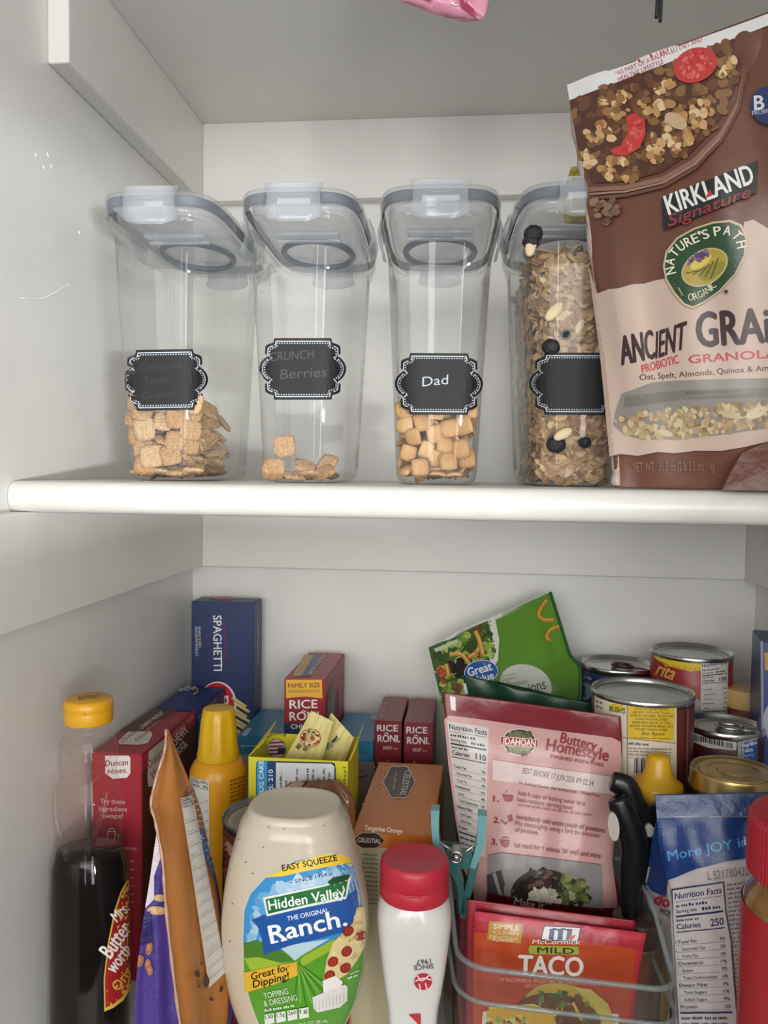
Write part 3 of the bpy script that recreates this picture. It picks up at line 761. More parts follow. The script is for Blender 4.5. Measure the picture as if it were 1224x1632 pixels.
sh_ = np.array([(1062, 425), (1066, 402), (1082, 381), (1110, 365), (1140, 355), (1165, 353), (1182, 361), (1190, 380), (1188, 408), (1175, 438), (1150, 466), (1122, 485), (1105, 493), (1093, 488), (1079, 470), (1066, 447)], float)
cs_ = sh_.mean(0)
A.poly(sh_, 'c6b48c'); A.poly(cs_ + (sh_ - cs_) * .95, '2c4a30')
A.ell(1126, 427, 40, 27, 'c6b48c', -33); A.ell(1126, 427, 38, 25, 'b09a44', -33); A.ell(1120, 418, 20, 8, 'd6c25c', -33); A.ell(1138, 433, 24, 10, '8f8c3a', -33)
for k in range(5): A.line([(1096 + k * 10, 437 + k * 2), (1120 + k * 7, 432 - k * 5)], 2, '5a5a2a')
A.blobs([(1098, 425), (1110, 405), (1128, 400), (1132, 408), (1112, 422)], 22, 4, ['6a5074', '54406a', '7c6484'])
A.path("NATURE'S PATH", [(1082, 436), (1079, 418), (1090, 402), (1110, 390), (1138, 379), (1160, 376), (1172, 384), (1176, 400)], 14, 'ece4cc', .02)
A.path('ORGANIC', [(1100, 481), (1112, 479), (1130, 470), (1147, 456)], 11, 'd8d0b4', .01)
A.line([(1086, 460), (1092, 472)], 2, '9aa07a'); A.ell(1161, 465, 3, 3, '3a4a3a')
A.build(t, 'brand_badge', printmat(.3, .2, 38))
# side fin seal on the near edge and the gathered foot
fin = [gp.base(np.array([0.0]), np.array([v]))[0] for v in np.linspace(.02, .99, 40)]
V = []
for i, p in enumerate(fin):
    d = -(gp.R[40] - gp.L[40]); d /= np.linalg.norm(d); wv = .0016 + .0007 * math.sin(i * 1.7) + .0005 * math.sin(i * .6)
    V += [p + d * wv + gp.n * .0012 * math.sin(i * 1.1), p - d * .004 + gp.n * .0015, p - d * .004 - gp.n * .0008, p + d * wv + gp.n * (.0012 * math.sin(i * 1.1) - .0008)]
F = [(i * 4 + j, i * 4 + (j + 1) % 4, i * 4 + 4 + (j + 1) % 4, i * 4 + 4 + j) for i in range(39) for j in range(4)]
t.part('side_seal', np.array(V), F, mat('b7a49b', .2, bump=.5, bscale=120), label='glossy crimped side seal')
gz = [at(x, y, Y) for x, y, Y in ((1150, 790, .531), (1166, 745, .533), (1182, 722, .533), (1224, 704, .53), (1330, 700, .524), (1330, 794, .52))]
gz[0][2] = gz[5][2] = ZMID + .0006
bm = [np.array(p) for p in gz]; V, F = slab(bm, .004, gp.n * -1)
t.part('foot_fold', V, F, mat('5c3020', .3, bump=.3, bscale=60, spec=.35), smooth=False)
# yellow wrapper behind the pouch, on the granola container's lid
P0 = at(912, 291, .70); zl = ZMID + .221
Pz = at(912, 262, .70)
yl = Pouch(np.array([[P0[0] - .006, .70, zl], [P0[0] - .007, .70, (zl + Pz[2]) / 2], [P0[0] - .001, .70, Pz[2] - .002]]), np.array([[P0[0] + .06, .71, zl], [P0[0] + .06, .71, (zl + Pz[2]) / 2], [P0[0] + .055, .71, Pz[2] + .006]]), .006, .006, .6, .8, .0012, 8, 16, 14, wf=2)
t = Thing('wrapper', 'crinkled yellow wrapper peeking out behind the brown granola pouch', 'wrapper', (P0[0] + .03, .705, zl)); V, F = yl.mesh(); t.part('wrapper_bag', V, F, mat('c9b43c', .4, bump=.7, bscale=90))
A = yl.art(20); A.blobs([(904, 272), (914, 262), (924, 262), (926, 290), (904, 290)], 14, 3, ['8a8a30', 'd8c860', 'a89428']); A.build(t, 'wrapper_print')

# things hanging over the edge of the top shelf
L = pts((632, -4, .50), (618, -60, .52), (608, -190, .56)); R = pts((766, 31, .497), (779, 0, .50), (800, -160, .55))
R2 = spline(R, 30); L2 = spline(L, 30)
pk = Pouch(L, R, .008, .008, .2, .4, .0006, 5, 26, 24)
t = Thing('pink_pouch', 'pink bag patterned with starbursts hanging down from the top shelf edge', 'pouch', (L[2] + R[2]) / 2); V, F = pk.mesh(); t.part('bag', V, F, mat('e39ab4', .3, bump=.4, bscale=60))
A = pk.art(12)
def star(x, y, r, c, n=8): A.poly([(x + (r if i % 2 == 0 else r * .32) * math.cos(i * math.pi / n + .3), y + (r if i % 2 == 0 else r * .32) * math.sin(i * math.pi / n + .3)) for i in range(2 * n)], c)
star(682, 2, 13, '9c3a60'); star(722, 11, 12, 'f2e4ea'); star(657, -6, 9, 'f2e4ea'); star(752, -8, 11, '9c3a60'); A.line([(737, -8), (741, 8), (750, 16), (757, 27)], 10, 'b24a6c'); A.line([(640, -1), (700, 12), (764, 30)], 3, 'eeb6c8')
A.build(t, 'front_print', printmat(.3, .4, 60))
t = Thing('cord', 'thin black doubled cord end dangling from the top shelf', 'cord', at(1050, -120, .525))
for dx in (-3, 3): V, F = tube(spline([at(1048 + dx, -130, .53), at(1050 + dx, -60, .522), at(1051 + dx, -10, .52), at(1049 + dx, 32 + dx, .52)], 16), .0011, 8); t.part('strand', V, F, mat('1c1c1e', .5))
# ================================================================== lowest shelf, back row
def wbox(px0, px1, yb, Y):            # x of a front edge at depth Y from two picture columns
    return at(px0, yb, Y)[0], at(px1, yb, Y)[0]
# spaghetti carton in the corner
x0, x1 = wbox(305, 405, 960, .868)
b = Box('spaghetti_box', 'tall dark blue spaghetti carton standing upright in the back corner', 'box', (x0, .868, ZLOW), (x1 - x0, 0, 0), (.001, .032, 0), at(350, 959, .868)[2] - ZLOW, mat('26335f', .42))
A = b.front
A.text('SPAGHETTI', (340, 981), (341, 1069), 13, 'e6e6ea', .02); A.text('CLASSIC PASTA', (356, 992), (358, 1052), 4, '8a2c40', .0)
A.text('ENRICHED', (316, 999), (317, 1032), 3.6, 'd8d8de', .0); A.text('MACARONI PRODUCT', (311, 999), (312, 1046), 3.8, 'd8d8de', .0)
A.ell(347, 1122, 30, 36, 'f0eaea', 0); A.ell(346, 1122, 28, 34, 'c01f36', 0); A.text('B', (350, 1109), (350, 1126), 14, 'f2f2f2', .04)
for i in range(9): A.line([(371 + i % 2 * 3, 1112 + i * 8), (392 + (i * 5) % 9, 1126 + i * 8)], 4.6, 'd8c078'); A.line([(374, 1112 + i * 8), (392 + (i * 5) % 9, 1125 + i * 8)], 1.3, 'f0e0a4')
A.build(b.t, 'front_print'); A = b.top; A.ell(355, 954, 20, 2.5, 'a83c3c'); A.build(b.t, 'top_print')
A = b.right; A.fine((409, 985), (409, 1060), 2.5, '8a92b4', 8); A.build(b.t, 'side_lettering')

# second blue carton and the brownie mix carton along the wall
zt = at(226, 1203, .65)[2]
fr, bk = at(226, 1203, .65), at(312, 1126, .775); ey = bk - fr; ey[2] = 0
fr0 = fr.copy(); fr0[2] = ZLOW
exr = np.array([-.0445, .000, 0])
P = fr0 + exr
P2 = P + ey * 1.0 + np.array([0, .004, 0]) ; ey2 = ey / np.linalg.norm(ey) * .078
b2 = Box('pasta_box', 'dark blue pasta carton behind the red brownie mix carton, against the wall', 'box', P2 + np.array([.001, .002, 0]), -exr, ey2, zt + .002 - ZLOW, mat('25356f', .42))
A = b2.top; A.text('elbo', (284, 1103), (312, 1099), 8, 'd6d6dc', .02, .5); A.line([(306, 1096), (314, 1098), (315, 1103), (308, 1107)], 2.5, 'd8b84a'); A.build(b2.t, 'top_print')
A = b2.right; A.fine((316, 1145), (346, 1113), 3, '9aa4c8', 5); A.fine((318, 1150), (346, 1120), 2.6, '9aa4c8', 5); A.build(b2.t, 'side_lettering')
b = Box('brownie_mix_box', 'red and brown chewy fudge brownie mix carton standing behind the syrup bottle', 'box', P, -exr, ey, zt - ZLOW, mat('a32a36', .4))
A = b.top
A.poly([(256, 1122), (292, 1124), (225, 1166), (187, 1166)], '5a3a30'); A.text('CHEWY FUDGE', (226, 1163), (260, 1138), 5.5, 'e6dcd2', .02); A.fine((234, 1165), (255, 1149), 2.4, 'c8b8a8', 3)
A.poly([(204, 1167), (240, 1166), (243, 1172), (236, 1185), (222, 1188), (190, 1187), (189, 1181)], 'd8d4d0'); A.text('Duncan', (195, 1185), (219, 1167), 6.5, '7a2c34', .0, .3); A.text('Hines', (217, 1184), (236, 1169), 6, '7a2c34', .0, .3)
A.build(b.t, 'top_print'); A = b.front
A.poly([(168, 1204), (205, 1204), (208, 1207), (208, 1232), (203, 1239), (180, 1241), (168, 1232)], 'e6e2de'); A.text('Duncan', (168, 1221), (204, 1219), 9, '8e2530', .02, .15); A.text('Hines.', (172, 1234), (203, 1231), 8.5, '8e2530', .02, .15)
A.text('Try these', (160, 1280), (200, 1281), 7.5, 'e4c8c8', .0); A.text('ingredient', (158, 1292), (203, 1293), 7.5, 'e4c8c8', .0); A.text('swaps!', (164, 1303), (196, 1304), 7.5, 'e4c8c8', .0)
A.line([(172, 1325), (172, 1342), (183, 1342), (184, 1325), (172, 1325)], 1.3, 'e4c8c8'); A.line([(174, 1324), (176, 1320), (181, 1320), (183, 1324)], 1.3, 'e4c8c8'); A.line([(185, 1330), (190, 1330), (188, 1340)], 1.3, 'e4c8c8')
A.text('DIRECTIONS', (180, 1353), (218, 1355), 4.5, 'd8b0b0', .01)
for k in range(6): A.fine((196, 1372 + k * 13), (216, 1374 + k * 13), 3.5, 'c08088', 2)
A.build(b.t, 'front_print'); A = b.right
A.poly([(226, 1204), (311, 1128), (311, 1152), (226, 1230)], '9e2b38'); A.poly([(226, 1230), (311, 1152), (312, 1400), (227, 1560)], '54301f')
A.text('FAMILY SIZE', (277, 1173), (309, 1143), 5, 'd0a8a0', .01); A.text('BROWNIE MIX', (272, 1152), (300, 1126), 3.2, 'd0a8a0', .0)
A.poly([(236, 1198), (262, 1176), (264, 1212), (262, 1230), (245, 1252), (236, 1254), (234, 1240)], 'cfc8c4'); A.text('Duncan', (238, 1224), (266, 1198), 12, '7a2c34', .0, .2); A.text('Hines', (243, 1240), (264, 1220), 10, '7a2c34', .0, .2)
A.text('CHEWY', (278, 1190), (301, 1165), 12, 'e2d6cc', .02); A.text('FUDGE', (280, 1208), (299, 1187), 10, 'e2d6cc', .02)
A.build(b.t, 'side_lettering')

# rice cartons and teal cartons on the back row
teal = mat('2f7fa6', .38)
x0, x1 = wbox(378, 452, 1182, .80); zteal = 1.178
for nm, xa, xb, lab in (('dessert_mix_box', x0, at(450, 1182, .80)[0], 'flat topped teal carton between the spaghetti carton and the family size rice carton'),
                        ('dessert_mix_box', at(528, 1182, .80)[0], at(595, 1185, .80)[0], 'flat topped teal carton behind the orange tea carton')):
    b = Box(nm, lab, 'box', (xa, .80, ZLOW), (xb - xa, 0, 0), (0, .095, 0), zteal - ZLOW, teal)
    A = b.top
    if xa < -.16: A.poly([(384, 1172), (394, 1161), (402, 1161), (392, 1174)], 'b8c4cc'); A.fine((384, 1184), (404, 1184), 2, '9ac0d0', 3)
    else: A.poly([(592, 1140), (604, 1140), (604, 1147), (592, 1147)], 'a8bcc8')
    A.build(b.t, 'top_print'); A = b.front
    if xa > -.16:
        A.poly([(556, 1214), (597, 1214), (597, 1330), (556, 1330)], '8f8a88'); A.fine((563, 1190), (578, 1190), 3, '1e5a80', 2); A.text('products', (558, 1222), (588, 1221), 5, '6a3a40', .0); A.text('MIX', (566, 1231), (580, 1231), 6, '4a4648', .0)
        A.line([(570, 1258), (568, 1240), (585, 1236)], 2.5, '4a4444'); A.fine((560, 1200), (590, 1200), 2.5, '1e5a80', 4)
    else:
        A.fine((384, 1190), (420, 1190), 3, 'b0ccd8', 4); A.poly([(380, 1202), (440, 1202), (440, 1300), (380, 1300)], '8f98a0')
    A.build(b.t, 'front_print')
x0, x1 = wbox(453, 519, 1082, .78); z1 = at(487, 1082, .78)[2]
b = Box('family_rice_box', 'maroon family size rice mix carton with a yellow band, taller than its neighbours', 'box', (x0, .78, ZLOW), (x1 - x0, 0, 0), (.0015, .117, 0), z1 - ZLOW, mat('97212f', .4))
A = b.top; A.poly([(466, 1078), (484, 1044), (500, 1044), (480, 1078)], 'c09a58'); A.poly([(480, 1078), (500, 1044), (512, 1044), (496, 1078)], '48587c'); A.text('RICE-A-RONI', (497, 1076), (519, 1047), 6, 'd8ccc8', .01)
A.build(b.t, 'top_print'); A = b.front
A.poly([(456, 1083), (513, 1083), (514, 1113), (498, 1111), (485, 1110), (470, 1111), (456, 1113)], 'e9b23c'); A.text('FAMILY SIZE', (459, 1096), (510, 1095), 7, '5a2418', .02); A.line([(460, 1100), (510, 1099)], .8, '9a6a28'); A.text('2X MORE THAN REGULAR SIZE', (459, 1104), (510, 1103), 2.6, '5a2418', .0)
A.text('RICE', (462, 1129), (506, 1128), 13, 'f2efec', .035); A.text('RONI', (462, 1148), (508, 1147), 13, 'f2efec', .035); A.line([(480, 1135), (484, 1132), (488, 1135)], 1.6, 'f2efec')
A.poly([(453, 1152), (519, 1152), (519, 1330), (453, 1330)], '2a3466'); A.text('CHICKEN', (464, 1161), (510, 1161), 7, 'f0f0f2', .03)
A.build(b.t, 'front_print'); A = b.right
A.nutrition([(521, 1104), (534, 1085), (533, 1140), (521, 1166)], '3a2428', '9c8c8c', rows=5); A.fine((538, 1102), (538, 1140), 3, '8a6a70', 4); A.build(b.t, 'side_lettering')
for pa, pb, tp, lab in ((597, 640, 1148, 'narrow maroon beef rice carton standing beside the teal carton'), (644, 690, 1151, 'narrow maroon beef rice carton standing beside the green pouch')):
    x0, x1 = wbox(pa, pb, tp, .805); z1 = at(pa, tp, .805)[2]
    b = Box('beef_rice_box', lab, 'box', (x0, .805, ZLOW), (x1 - x0, 0, 0), (0.0005, .09, 0), z1 - ZLOW, mat('842430', .4), 'narrow beef rice cartons')
    d = pa - 597
    A = b.top; A.text('RICE-A-RONI', (611 + d * .96, 1146 + d * .05), (623 + d * .94, 1108 + d * .05), 7, 'b09a98', .01); A.build(b.t, 'top_print')
    A = b.front; e = d * .07
    A.text('RICE', (601 + d, 1165 + e), (634 + d, 1165.5 + e), 10, 'f0eceA', .035); A.text('RONI.', (602 + d, 1182 + e), (637 + d, 1182.5 + e), 11, 'f0ecea', .035); A.line([(613 + d, 1170 + e), (616 + d, 1167 + e), (619 + d, 1170 + e)], 1.4, 'f0ecea')
    A.text('BEEF', (611 + d, 1194 + e), (625 + d, 1194 + e), 5, 'd8c0be', .02); A.fine((627 + d, 1194 + e), (635 + d, 1194 + e), 2, 'c8a8a8', 2); A.build(b.t, 'front_print')

# green fried onion pouch leaning on the back wall
L = np.vstack([low(738, .77), pts((715, 1180, .81), (683, 1032, .85))]); R = np.vstack([low(870, .77), pts((925, 1112, .815), (905, 1035, .84), (877, 944, .868))])
gq = Pouch(L, R, .014, .016, .3, .6, .0007, 11, 34, 44)
t = Thing('fried_onion_pouch', 'shiny green crispy onion pouch leaning on the back wall behind the pink pouch', 'pouch', (L[0] + R[0]) / 2); V, F = gq.mesh(); t.part('bag', V, F, mat('5c8c2e', .25, bump=.35, bscale=40))
A = gq.art(11)
A.poly([(683, 1033), (730, 1012), (788, 985), (792, 1010), (790, 1060), (770, 1100), (735, 1140), (705, 1120)], '3f5a2c')
A.poly([(778, 990), (789, 984), (796, 1020), (794, 1052), (786, 1068), (780, 1050), (786, 1020)], 'd8dcd0')
A.blobs([(690, 1040), (740, 1015), (782, 993), (788, 1040), (770, 1085), (735, 1120), (705, 1110)], 120, 8, ['6e8c3a', '8aa84a', '4c6a30', 'a8bc60', '3a4a28', '7a3c28'])
A.blobs([(716, 1056), (742, 1046), (748, 1070), (724, 1080)], 30, 6, ['2c2228', '40303a', '241c20'])
A.blobs([(700, 1052), (712, 1090), (700, 1085)], 6, 6, ['a84a30', 'c05a38'])
for c_ in ([(718, 1044), (736, 1044), (748, 1058)], [(758, 1008), (766, 1028), (758, 1042), (748, 1048)], [(712, 1060), (716, 1078)], [(764, 1020), (770, 1044)]): A.line(spline([(x, y) for x, y in c_], 8), 7, 'b9853c'); A.line(spline([(x, y - 1) for x, y in c_], 8), 3, 'dcb060')
A.line([(694, 1037), (716, 1028), (730, 1022)], 6, 'b8c0a8')
for c_ in ([(871, 958), (862, 970), (858, 982), (866, 989), (882, 989)], [(890, 1000), (878, 1004), (870, 1016), (876, 1022)]): A.line(spline(c_, 10), 7, 'a87c2c'); A.line(spline([(x, y - 1) for x, y in c_], 10), 3, 'cfa04c')
A.ell(838, 1092, 42, 32, 'c9cfc4', 18); A.text('ons', (848, 1104), (871, 1098), 17, '4a5440', .01); A.text('Pepper', (808, 1095), (842, 1090), 8, '6a7464', .0); A.text('Crispy', (800, 1081), (822, 1075), 4, '6a7464', .0); A.text('Jalapeno', (799, 1087), (824, 1081), 4, '6a7464', .0); A.text('Oni', (818, 1110), (846, 1105), 15, '4a5440', .01)
A.ell(767, 1072, 27, 19, 'd8dce4', -8); A.ell(767, 1072, 26, 18, '2a5ca8', -8); A.text('Great', (748, 1079), (785, 1068), 13, 'f0f2f6', .035); A.text('Value', (757, 1091), (788, 1081), 11, 'f0f2f6', .035)
A.build(t, 'front_print', printmat(.24, .3, 40))
V, F = slab([p - gq.n * .002 for p in pts((700, 1024, .848), (735, 1003, .853), (800, 975, .858), (845, 955, .866), (868, 944, .868), (872, 949, .867), (800, 984, .857), (720, 1018, .85))], .0012, gq.n)
t.part('clear_seal', V, F, clearmat('f2f4f2', .25, 1, .08, 'film', 'e8eae6'), smooth=False, label='clear plastic top seal')
V, F = tube([p + gq.n * .001 for p in (gq.base(np.zeros(20) + 1, np.linspace(.1, 1, 20)))], .0016, 6); t.part('edge_seal', V, F, mat('1e5a32', .3), label='dark green edge seal')
# dark green pouch just behind the pink one
L = np.vstack([low(760, .690), pts((742, 1124, .700), (733, 1081, .702))]); R = np.vstack([low(880, .690), pts((940, 1170, .700), (938, 1123, .702))])
gd = Pouch(L, R, .006, .006, .3, .6, .0004, 12, 20, 24)
t = Thing('dark_green_pouch', 'dark green pouch showing only its top strip behind the pink pouch', 'pouch', (L[0] + R[0]) / 2); V, F = gd.mesh(); t.part('bag', V, F, mat('0f3a26', .35, bump=.2, bscale=40))
A = gd.art(14); A.poly([(738, 1088), (743, 1089), (747, 1106), (742, 1106)], 'd8dcd8'); A.build(t, 'tear_mark')

# ------------------------------------------------------------------ cans and jars on the right
WIRE = mat('17171a', .4)
t = Thing('wire_rack', 'black wire rack on the lowest shelf that carries the cans', 'rack', (.20, .78, ZLOW))
V, F = tube([(.112, .668, ZRACK - .003), (.313, .668, ZRACK - .003), (.313, .896, ZRACK - .003), (.112, .896, ZRACK - .003)], .0026, 8, closed=True); t.part('rim', V, F, WIRE)
for k in range(15): x = .119 + k * .0136; V, F = tube([(x, .668, ZRACK - .0018), (x, .896, ZRACK - .0018)], .0016, 6); t.part('wire', V, F, WIRE)
for x in (.114, .311):
    for y in (.670, .894): V, F = tube([(x, y, ZLOW), (x, y, ZRACK - .003)], .0028, 8); t.part('leg', V, F, WIRE)
def ctr(px_, py_, Y): p = at(px_, py_, Y); return (p[0], p[1]), p[2]
c, z = ctr(984, 1056, .860); cn = Can('blue_can', 'low can with a blue label and dark ring pull, beside the green pouch', c, .0375, z, '22386c', tab=(-.5, mat('4a2a30', .3, .4)))
A = cn.art; A.ell(934, 1102, 10, 14, '9ab0d0'); A.fine((930, 1080), (945, 1084), 4, 'c8d0e0', 2); A.build(cn.t, 'label_print')
c, z = ctr(1102, 1036, .825); cn = Can('refried_bean_can', 'tall can with a yellow topped red label, standing highest among the cans', c, .0388, z, 'a01c22')
A = cn.art
A.poly([(1043, 1048), (1043, 1034), (1060, 1045), (1100, 1056), (1140, 1052), (1163, 1040), (1163, 1054), (1140, 1066), (1100, 1070), (1060, 1060)], 'e2c42c'); A.line([(1046, 1052), (1065, 1060), (1100, 1066), (1116, 1066)], 1.2, '5a4a1a')
A.text('rita', (1045, 1074), (1072, 1084), 21, 'e8c060', .03, .1)
A.poly([(1075, 1100), (1116, 1112), (1116, 1175), (1070, 1170)], 'b8b0aa'); A.poly([(1082, 1090), (1116, 1096), (1116, 1116), (1076, 1104)], 'b46058')
A.nutrition([(1117, 1056), (1160, 1050), (1158, 1150), (1116, 1150)], cal='100', rows=5); A.build(cn.t, 'label_print')
c, z = ctr(1024, 1098, .692); cn = Can('baked_bean_can', 'wide baked bean can with a cream and yellow label behind the mustard bottle', c, .0415, z, '5c221c', tab=None)
A = cn.art
A.poly([(948, 1105), (963, 1113), (963, 1290), (948, 1284)], 'cfc8b8'); A.poly([(963, 1110), (1000, 1121), (1040, 1125), (1078, 1123), (1078, 1250), (1000, 1246), (963, 1236)], 'd4cab4')
A.fine((950, 1118), (961, 1123), 3, '4a3a34', 2); A.fine((950, 1126), (961, 1131), 3, '4a3a34', 2)
A.poly([(1001, 1124), (1040, 1128), (1075, 1126), (1073, 1180), (1040, 1181), (1001, 1176)], 'd8b62c')
for k, tx_ in enumerate(('SOME SAY BAKED BEANS', 'ARE BEST WITH HOT DOGS.', 'SOME SAY BURGERS. WE SAY THE', 'CONTRASTING FLAVORS OF SWEET', 'BAKED BEANS AND SET OF YOUR', 'SAVORY FAVORITES BRING OUT', 'THE BEST IN EACH OTHER.')):
    w2 = 26 + (k % 3) * 4; A.text(tx_, (1038 - w2, 1131 + k * 5.4), (1038 + w2, 1132.5 + k * 5.4), 3.6, '5a4414', .015)
A.text('Bean Appetit', (1022, 1171), (1058, 1172), 6, '5a4414', .0, .3); A.fine((1010, 1176), (1068, 1178), 2, '7a6424', 8)
A.ell(984, 1128, 13, 6, 'd8b62c', 8); A.text("BUSH'S", (972, 1133), (996, 1137), 8, '2c4a2a', .035); A.line([(1000, 1121), (1000, 1243)], 1, '6a5a4a'); A.line([(963, 1166), (1000, 1176), (1075, 1184)], 1, '6a5a4a')
A.fine((1002, 1186), (1036, 1188), 4, '4a4048', 3); 
for k in range(4): A.fine((1002, 1193 + k * 5), (1070, 1195 + k * 5), 2.6, '8a7a70', 9)
A.poly([(1004, 1206), (1070, 1208), (1068, 1246), (1004, 1240)], 'e0d8c8')
xq = 1011
while xq < 1060: wq = random.choice((1.2, 1.8, 3)); A.polys([[(xq, 1208), (xq + wq, 1208), (xq + wq, 1232), (xq, 1232)]], '3a3030'); xq += wq + random.choice((1.3, 2.2))
A.line([(1094, 1130), (1092, 1245)], 3, '7a4a44'); A.build(cn.t, 'label_print')
c, z = ctr(1155, 1153, .722); cn = Can('ring_pull_can', 'small brown can with a ring pull lid, in front of the tall red can', c, .0320, z, '4a1e1a', tab=(-.25, STEEL))
A = cn.art; A.poly([(1103, 1166), (1130, 1177), (1174, 1183), (1173, 1196), (1130, 1192), (1103, 1182)], 'c8c4be')
xq = 1107
while xq < 1166: wq = random.choice((1, 1.6, 2.6)); yq = 1168 + (xq - 1103) * .22; A.polys([[(xq, yq + 2), (xq + wq, yq + 2.2), (xq + wq, yq + 11), (xq, yq + 11)]], '3a3434'); xq += wq + random.choice((1, 1.8))
A.poly([(1175, 1182), (1206, 1175), (1206, 1215), (1175, 1215)], 'a8a29c'); A.poly([(1181, 1184), (1206, 1177), (1206, 1215), (1181, 1215)], '2c58a0'); A.text('Nutrition', (1183, 1191), (1205, 1185), 6, 'e0e4ec', .03); A.text('Facts', (1183, 1199), (1199, 1196), 6, 'e0e4ec', .03); A.fine((1183, 1206), (1202, 1202), 3, 'b0bcd8', 3)
A.text('D', (1096, 1222), (1103, 1224), 12, '9aa0b8', .03); A.text('a', (1106, 1226), (1112, 1228), 10, '9aa0b8', .03); A.build(cn.t, 'label_print')
# bouillon jar with a tan lid
c, z = ctr(1189, 1096, .80); t = Thing('bouillon_jar', 'small dark red jar with a tan lid tucked behind the ring pull can', 'jar', (c[0], c[1], ZRACK)); r = .0185; H = z - ZRACK
V, F = lathe([(r * .9, 0), (r * .97, .003), (r * .97, H - .02), (r * .9, H - .016)], (*c, ZRACK), 36, cap0=True, cap1=True); t.part('jar_body', V, F, mat('6a1d1e', .35))
V, F = lathe([(r, H - .018), (r * 1.02, H - .016), (r * 1.02, H - .003), (r * .98, H - .0005), (r * .9, H), (.0005, H)], (*c, ZRACK), 36, cap0=True, cap1=True); t.part('lid', V, F, mat('c8a76a', .5), auto=50)
S_ = lambda u, v: np.stack([c[0] + r * .97 * np.cos(math.atan2(-c[1], -c[0]) + u), c[1] + r * .97 * np.sin(math.atan2(-c[1], -c[0]) + u), np.asarray(v, float)], -1)
A = Art(S_, (-1.4, 1.4, ZRACK, z), 10); A.fine((1200, 1116), (1214, 1114), 4, 'c8a088', 2); A.fine((1196, 1122), (1213, 1121), 4, 'c8a088', 2); A.fine((1166, 1114), (1180, 1117), 3, 'a87868', 2); A.poly([(1165, 1134), (1212, 1134), (1212, 1200), (1165, 1200)], '8a5a4a'); A.build(t, 'label_print')
# gold lidded jar
c, z = ctr(1170, 1226, .628); t = Thing('sauce_jar', 'glass sauce jar with a wide flat gold lid behind the blue doughnut bag', 'jar', (c[0], c[1], ZLOW)); r = .0315; H = z - ZLOW
V, F = lathe([(r * .95, 0), (r * 1.06, .006), (r * 1.08, .03), (r * 1.08, H - .045), (r * .92, H - .022), (r * .92, H - .012)], (*c, ZLOW), 48, cap0=True, cap1=True); t.part('jar_body', V, F, mat('3a1712', .12, coat=.6))
V, F = lathe([(r * 1.0, H - .013), (r * 1.035, H - .0135), (r * 1.04, H - .012), (r * 1.01, H - .010), (r * 1.01, H - .002), (r * .985, H), (r * .93, H), (r * .90, H - .0012), (r * .80, H - .0015), (r * .78, H - .0006), (r * .6, H - .0004), (r * .58, H - .0012), (r * .40, H - .0012), (r * .38, H - .0004), (.0005, H - .0002)], (*c, ZLOW), 64, cap0=True, cap1=True); t.part('lid', V, F, GOLD, auto=50, label='gold metal lid with stepped rings')
# blue carton at the edge
x0 = at(1212, 1022, .72)[0]
b = Box('blue_carton', 'blue carton with silver edge, beside the bouillon jar and the wall', 'box', (x0, .715, ZRACK), (.055, -.012, 0), (.012, .06, 0), at(1212, 1022, .72)[2] - ZRACK, mat('3a4c7c', .35))
A = b.front; A.line([(1214, 1022), (1216, 1260)], 4, '8a8c98'); A.poly([(1218, 1040), (1240, 1040), (1240, 1070), (1219, 1068)], 'b8943c'); A.ell(1238, 1150, 22, 34, 'a8b0b8'); A.build(b.t, 'front_print')
# ================================================================== front rows
# yellow bottle with a fluted cap
c, z = ctr(348, 1128, .685); c = (c[0], c[1]); H = z - ZLOW
t = Thing('butter_spray_bottle', 'yellow squeeze bottle with a tapered fluted cap, between the brown pouch and the yellow box', 'bottle', (*c, ZLOW))
r = .0252
zs = at(348, 1222, .66)[2] - ZLOW
V, F = lathe([(r * .92, 0), (r, .004), (r, zs - .017), (r * .97, zs - .0105), (r * .86, zs - .005), (r * .74, zs - .001), (r * .6, zs)], (*c, ZLOW), 56, cap0=True, cap1=True); t.part('bottle_body', V, F, mat('dc9a1c', .32))
V, F = [], []
prof = [(.74, zs - .0005), (.735, zs + .004), (.70, zs + .012), (.62, H - .010), (.55, H - .002), (.50, H), (.42, H + .0003), (.0005, H + .0005)]; sg = 80
for k, (q, zz) in enumerate(prof):
    for j in range(sg):
        a = 2 * math.pi * j / sg; fl = 1 - (.10 * max(0, math.sin(a * 6)) ** .5 if 2 <= k <= 3 else 0); V.append((c[0] + r * q * fl * math.cos(a), c[1] + r * q * fl * math.sin(a), ZLOW + zz))
F = [(i * sg + j, i * sg + (j + 1) % sg, (i + 1) * sg + (j + 1) % sg, (i + 1) * sg + j) for i in range(len(prof) - 1) for j in range(sg)] + [tuple(range((len(prof) - 1) * sg, len(prof) * sg))]
t.part('cap', np.array(V), F, mat('d2a514', .33), auto=45)
_b = math.atan2(-c[1], -c[0]); S_ = lambda u, v: np.stack([c[0] + r * np.cos(_b + u), c[1] + r * np.sin(_b + u), np.asarray(v, float)], -1)
A = Art(S_, (-1.35, 1.35, ZLOW + .004, ZLOW + zs - .012), 8)
A.nutrition([(304, 1226), (333, 1235), (334, 1400), (305, 1396)], cal='90', rows=6, title='ion Facts')
for k in range(14): A.fine((366, 1233 + k * 6.4), (391, 1225 + k * 6.2), 3.2, '6a4a10', 4)
A.build(t, 'label_print')

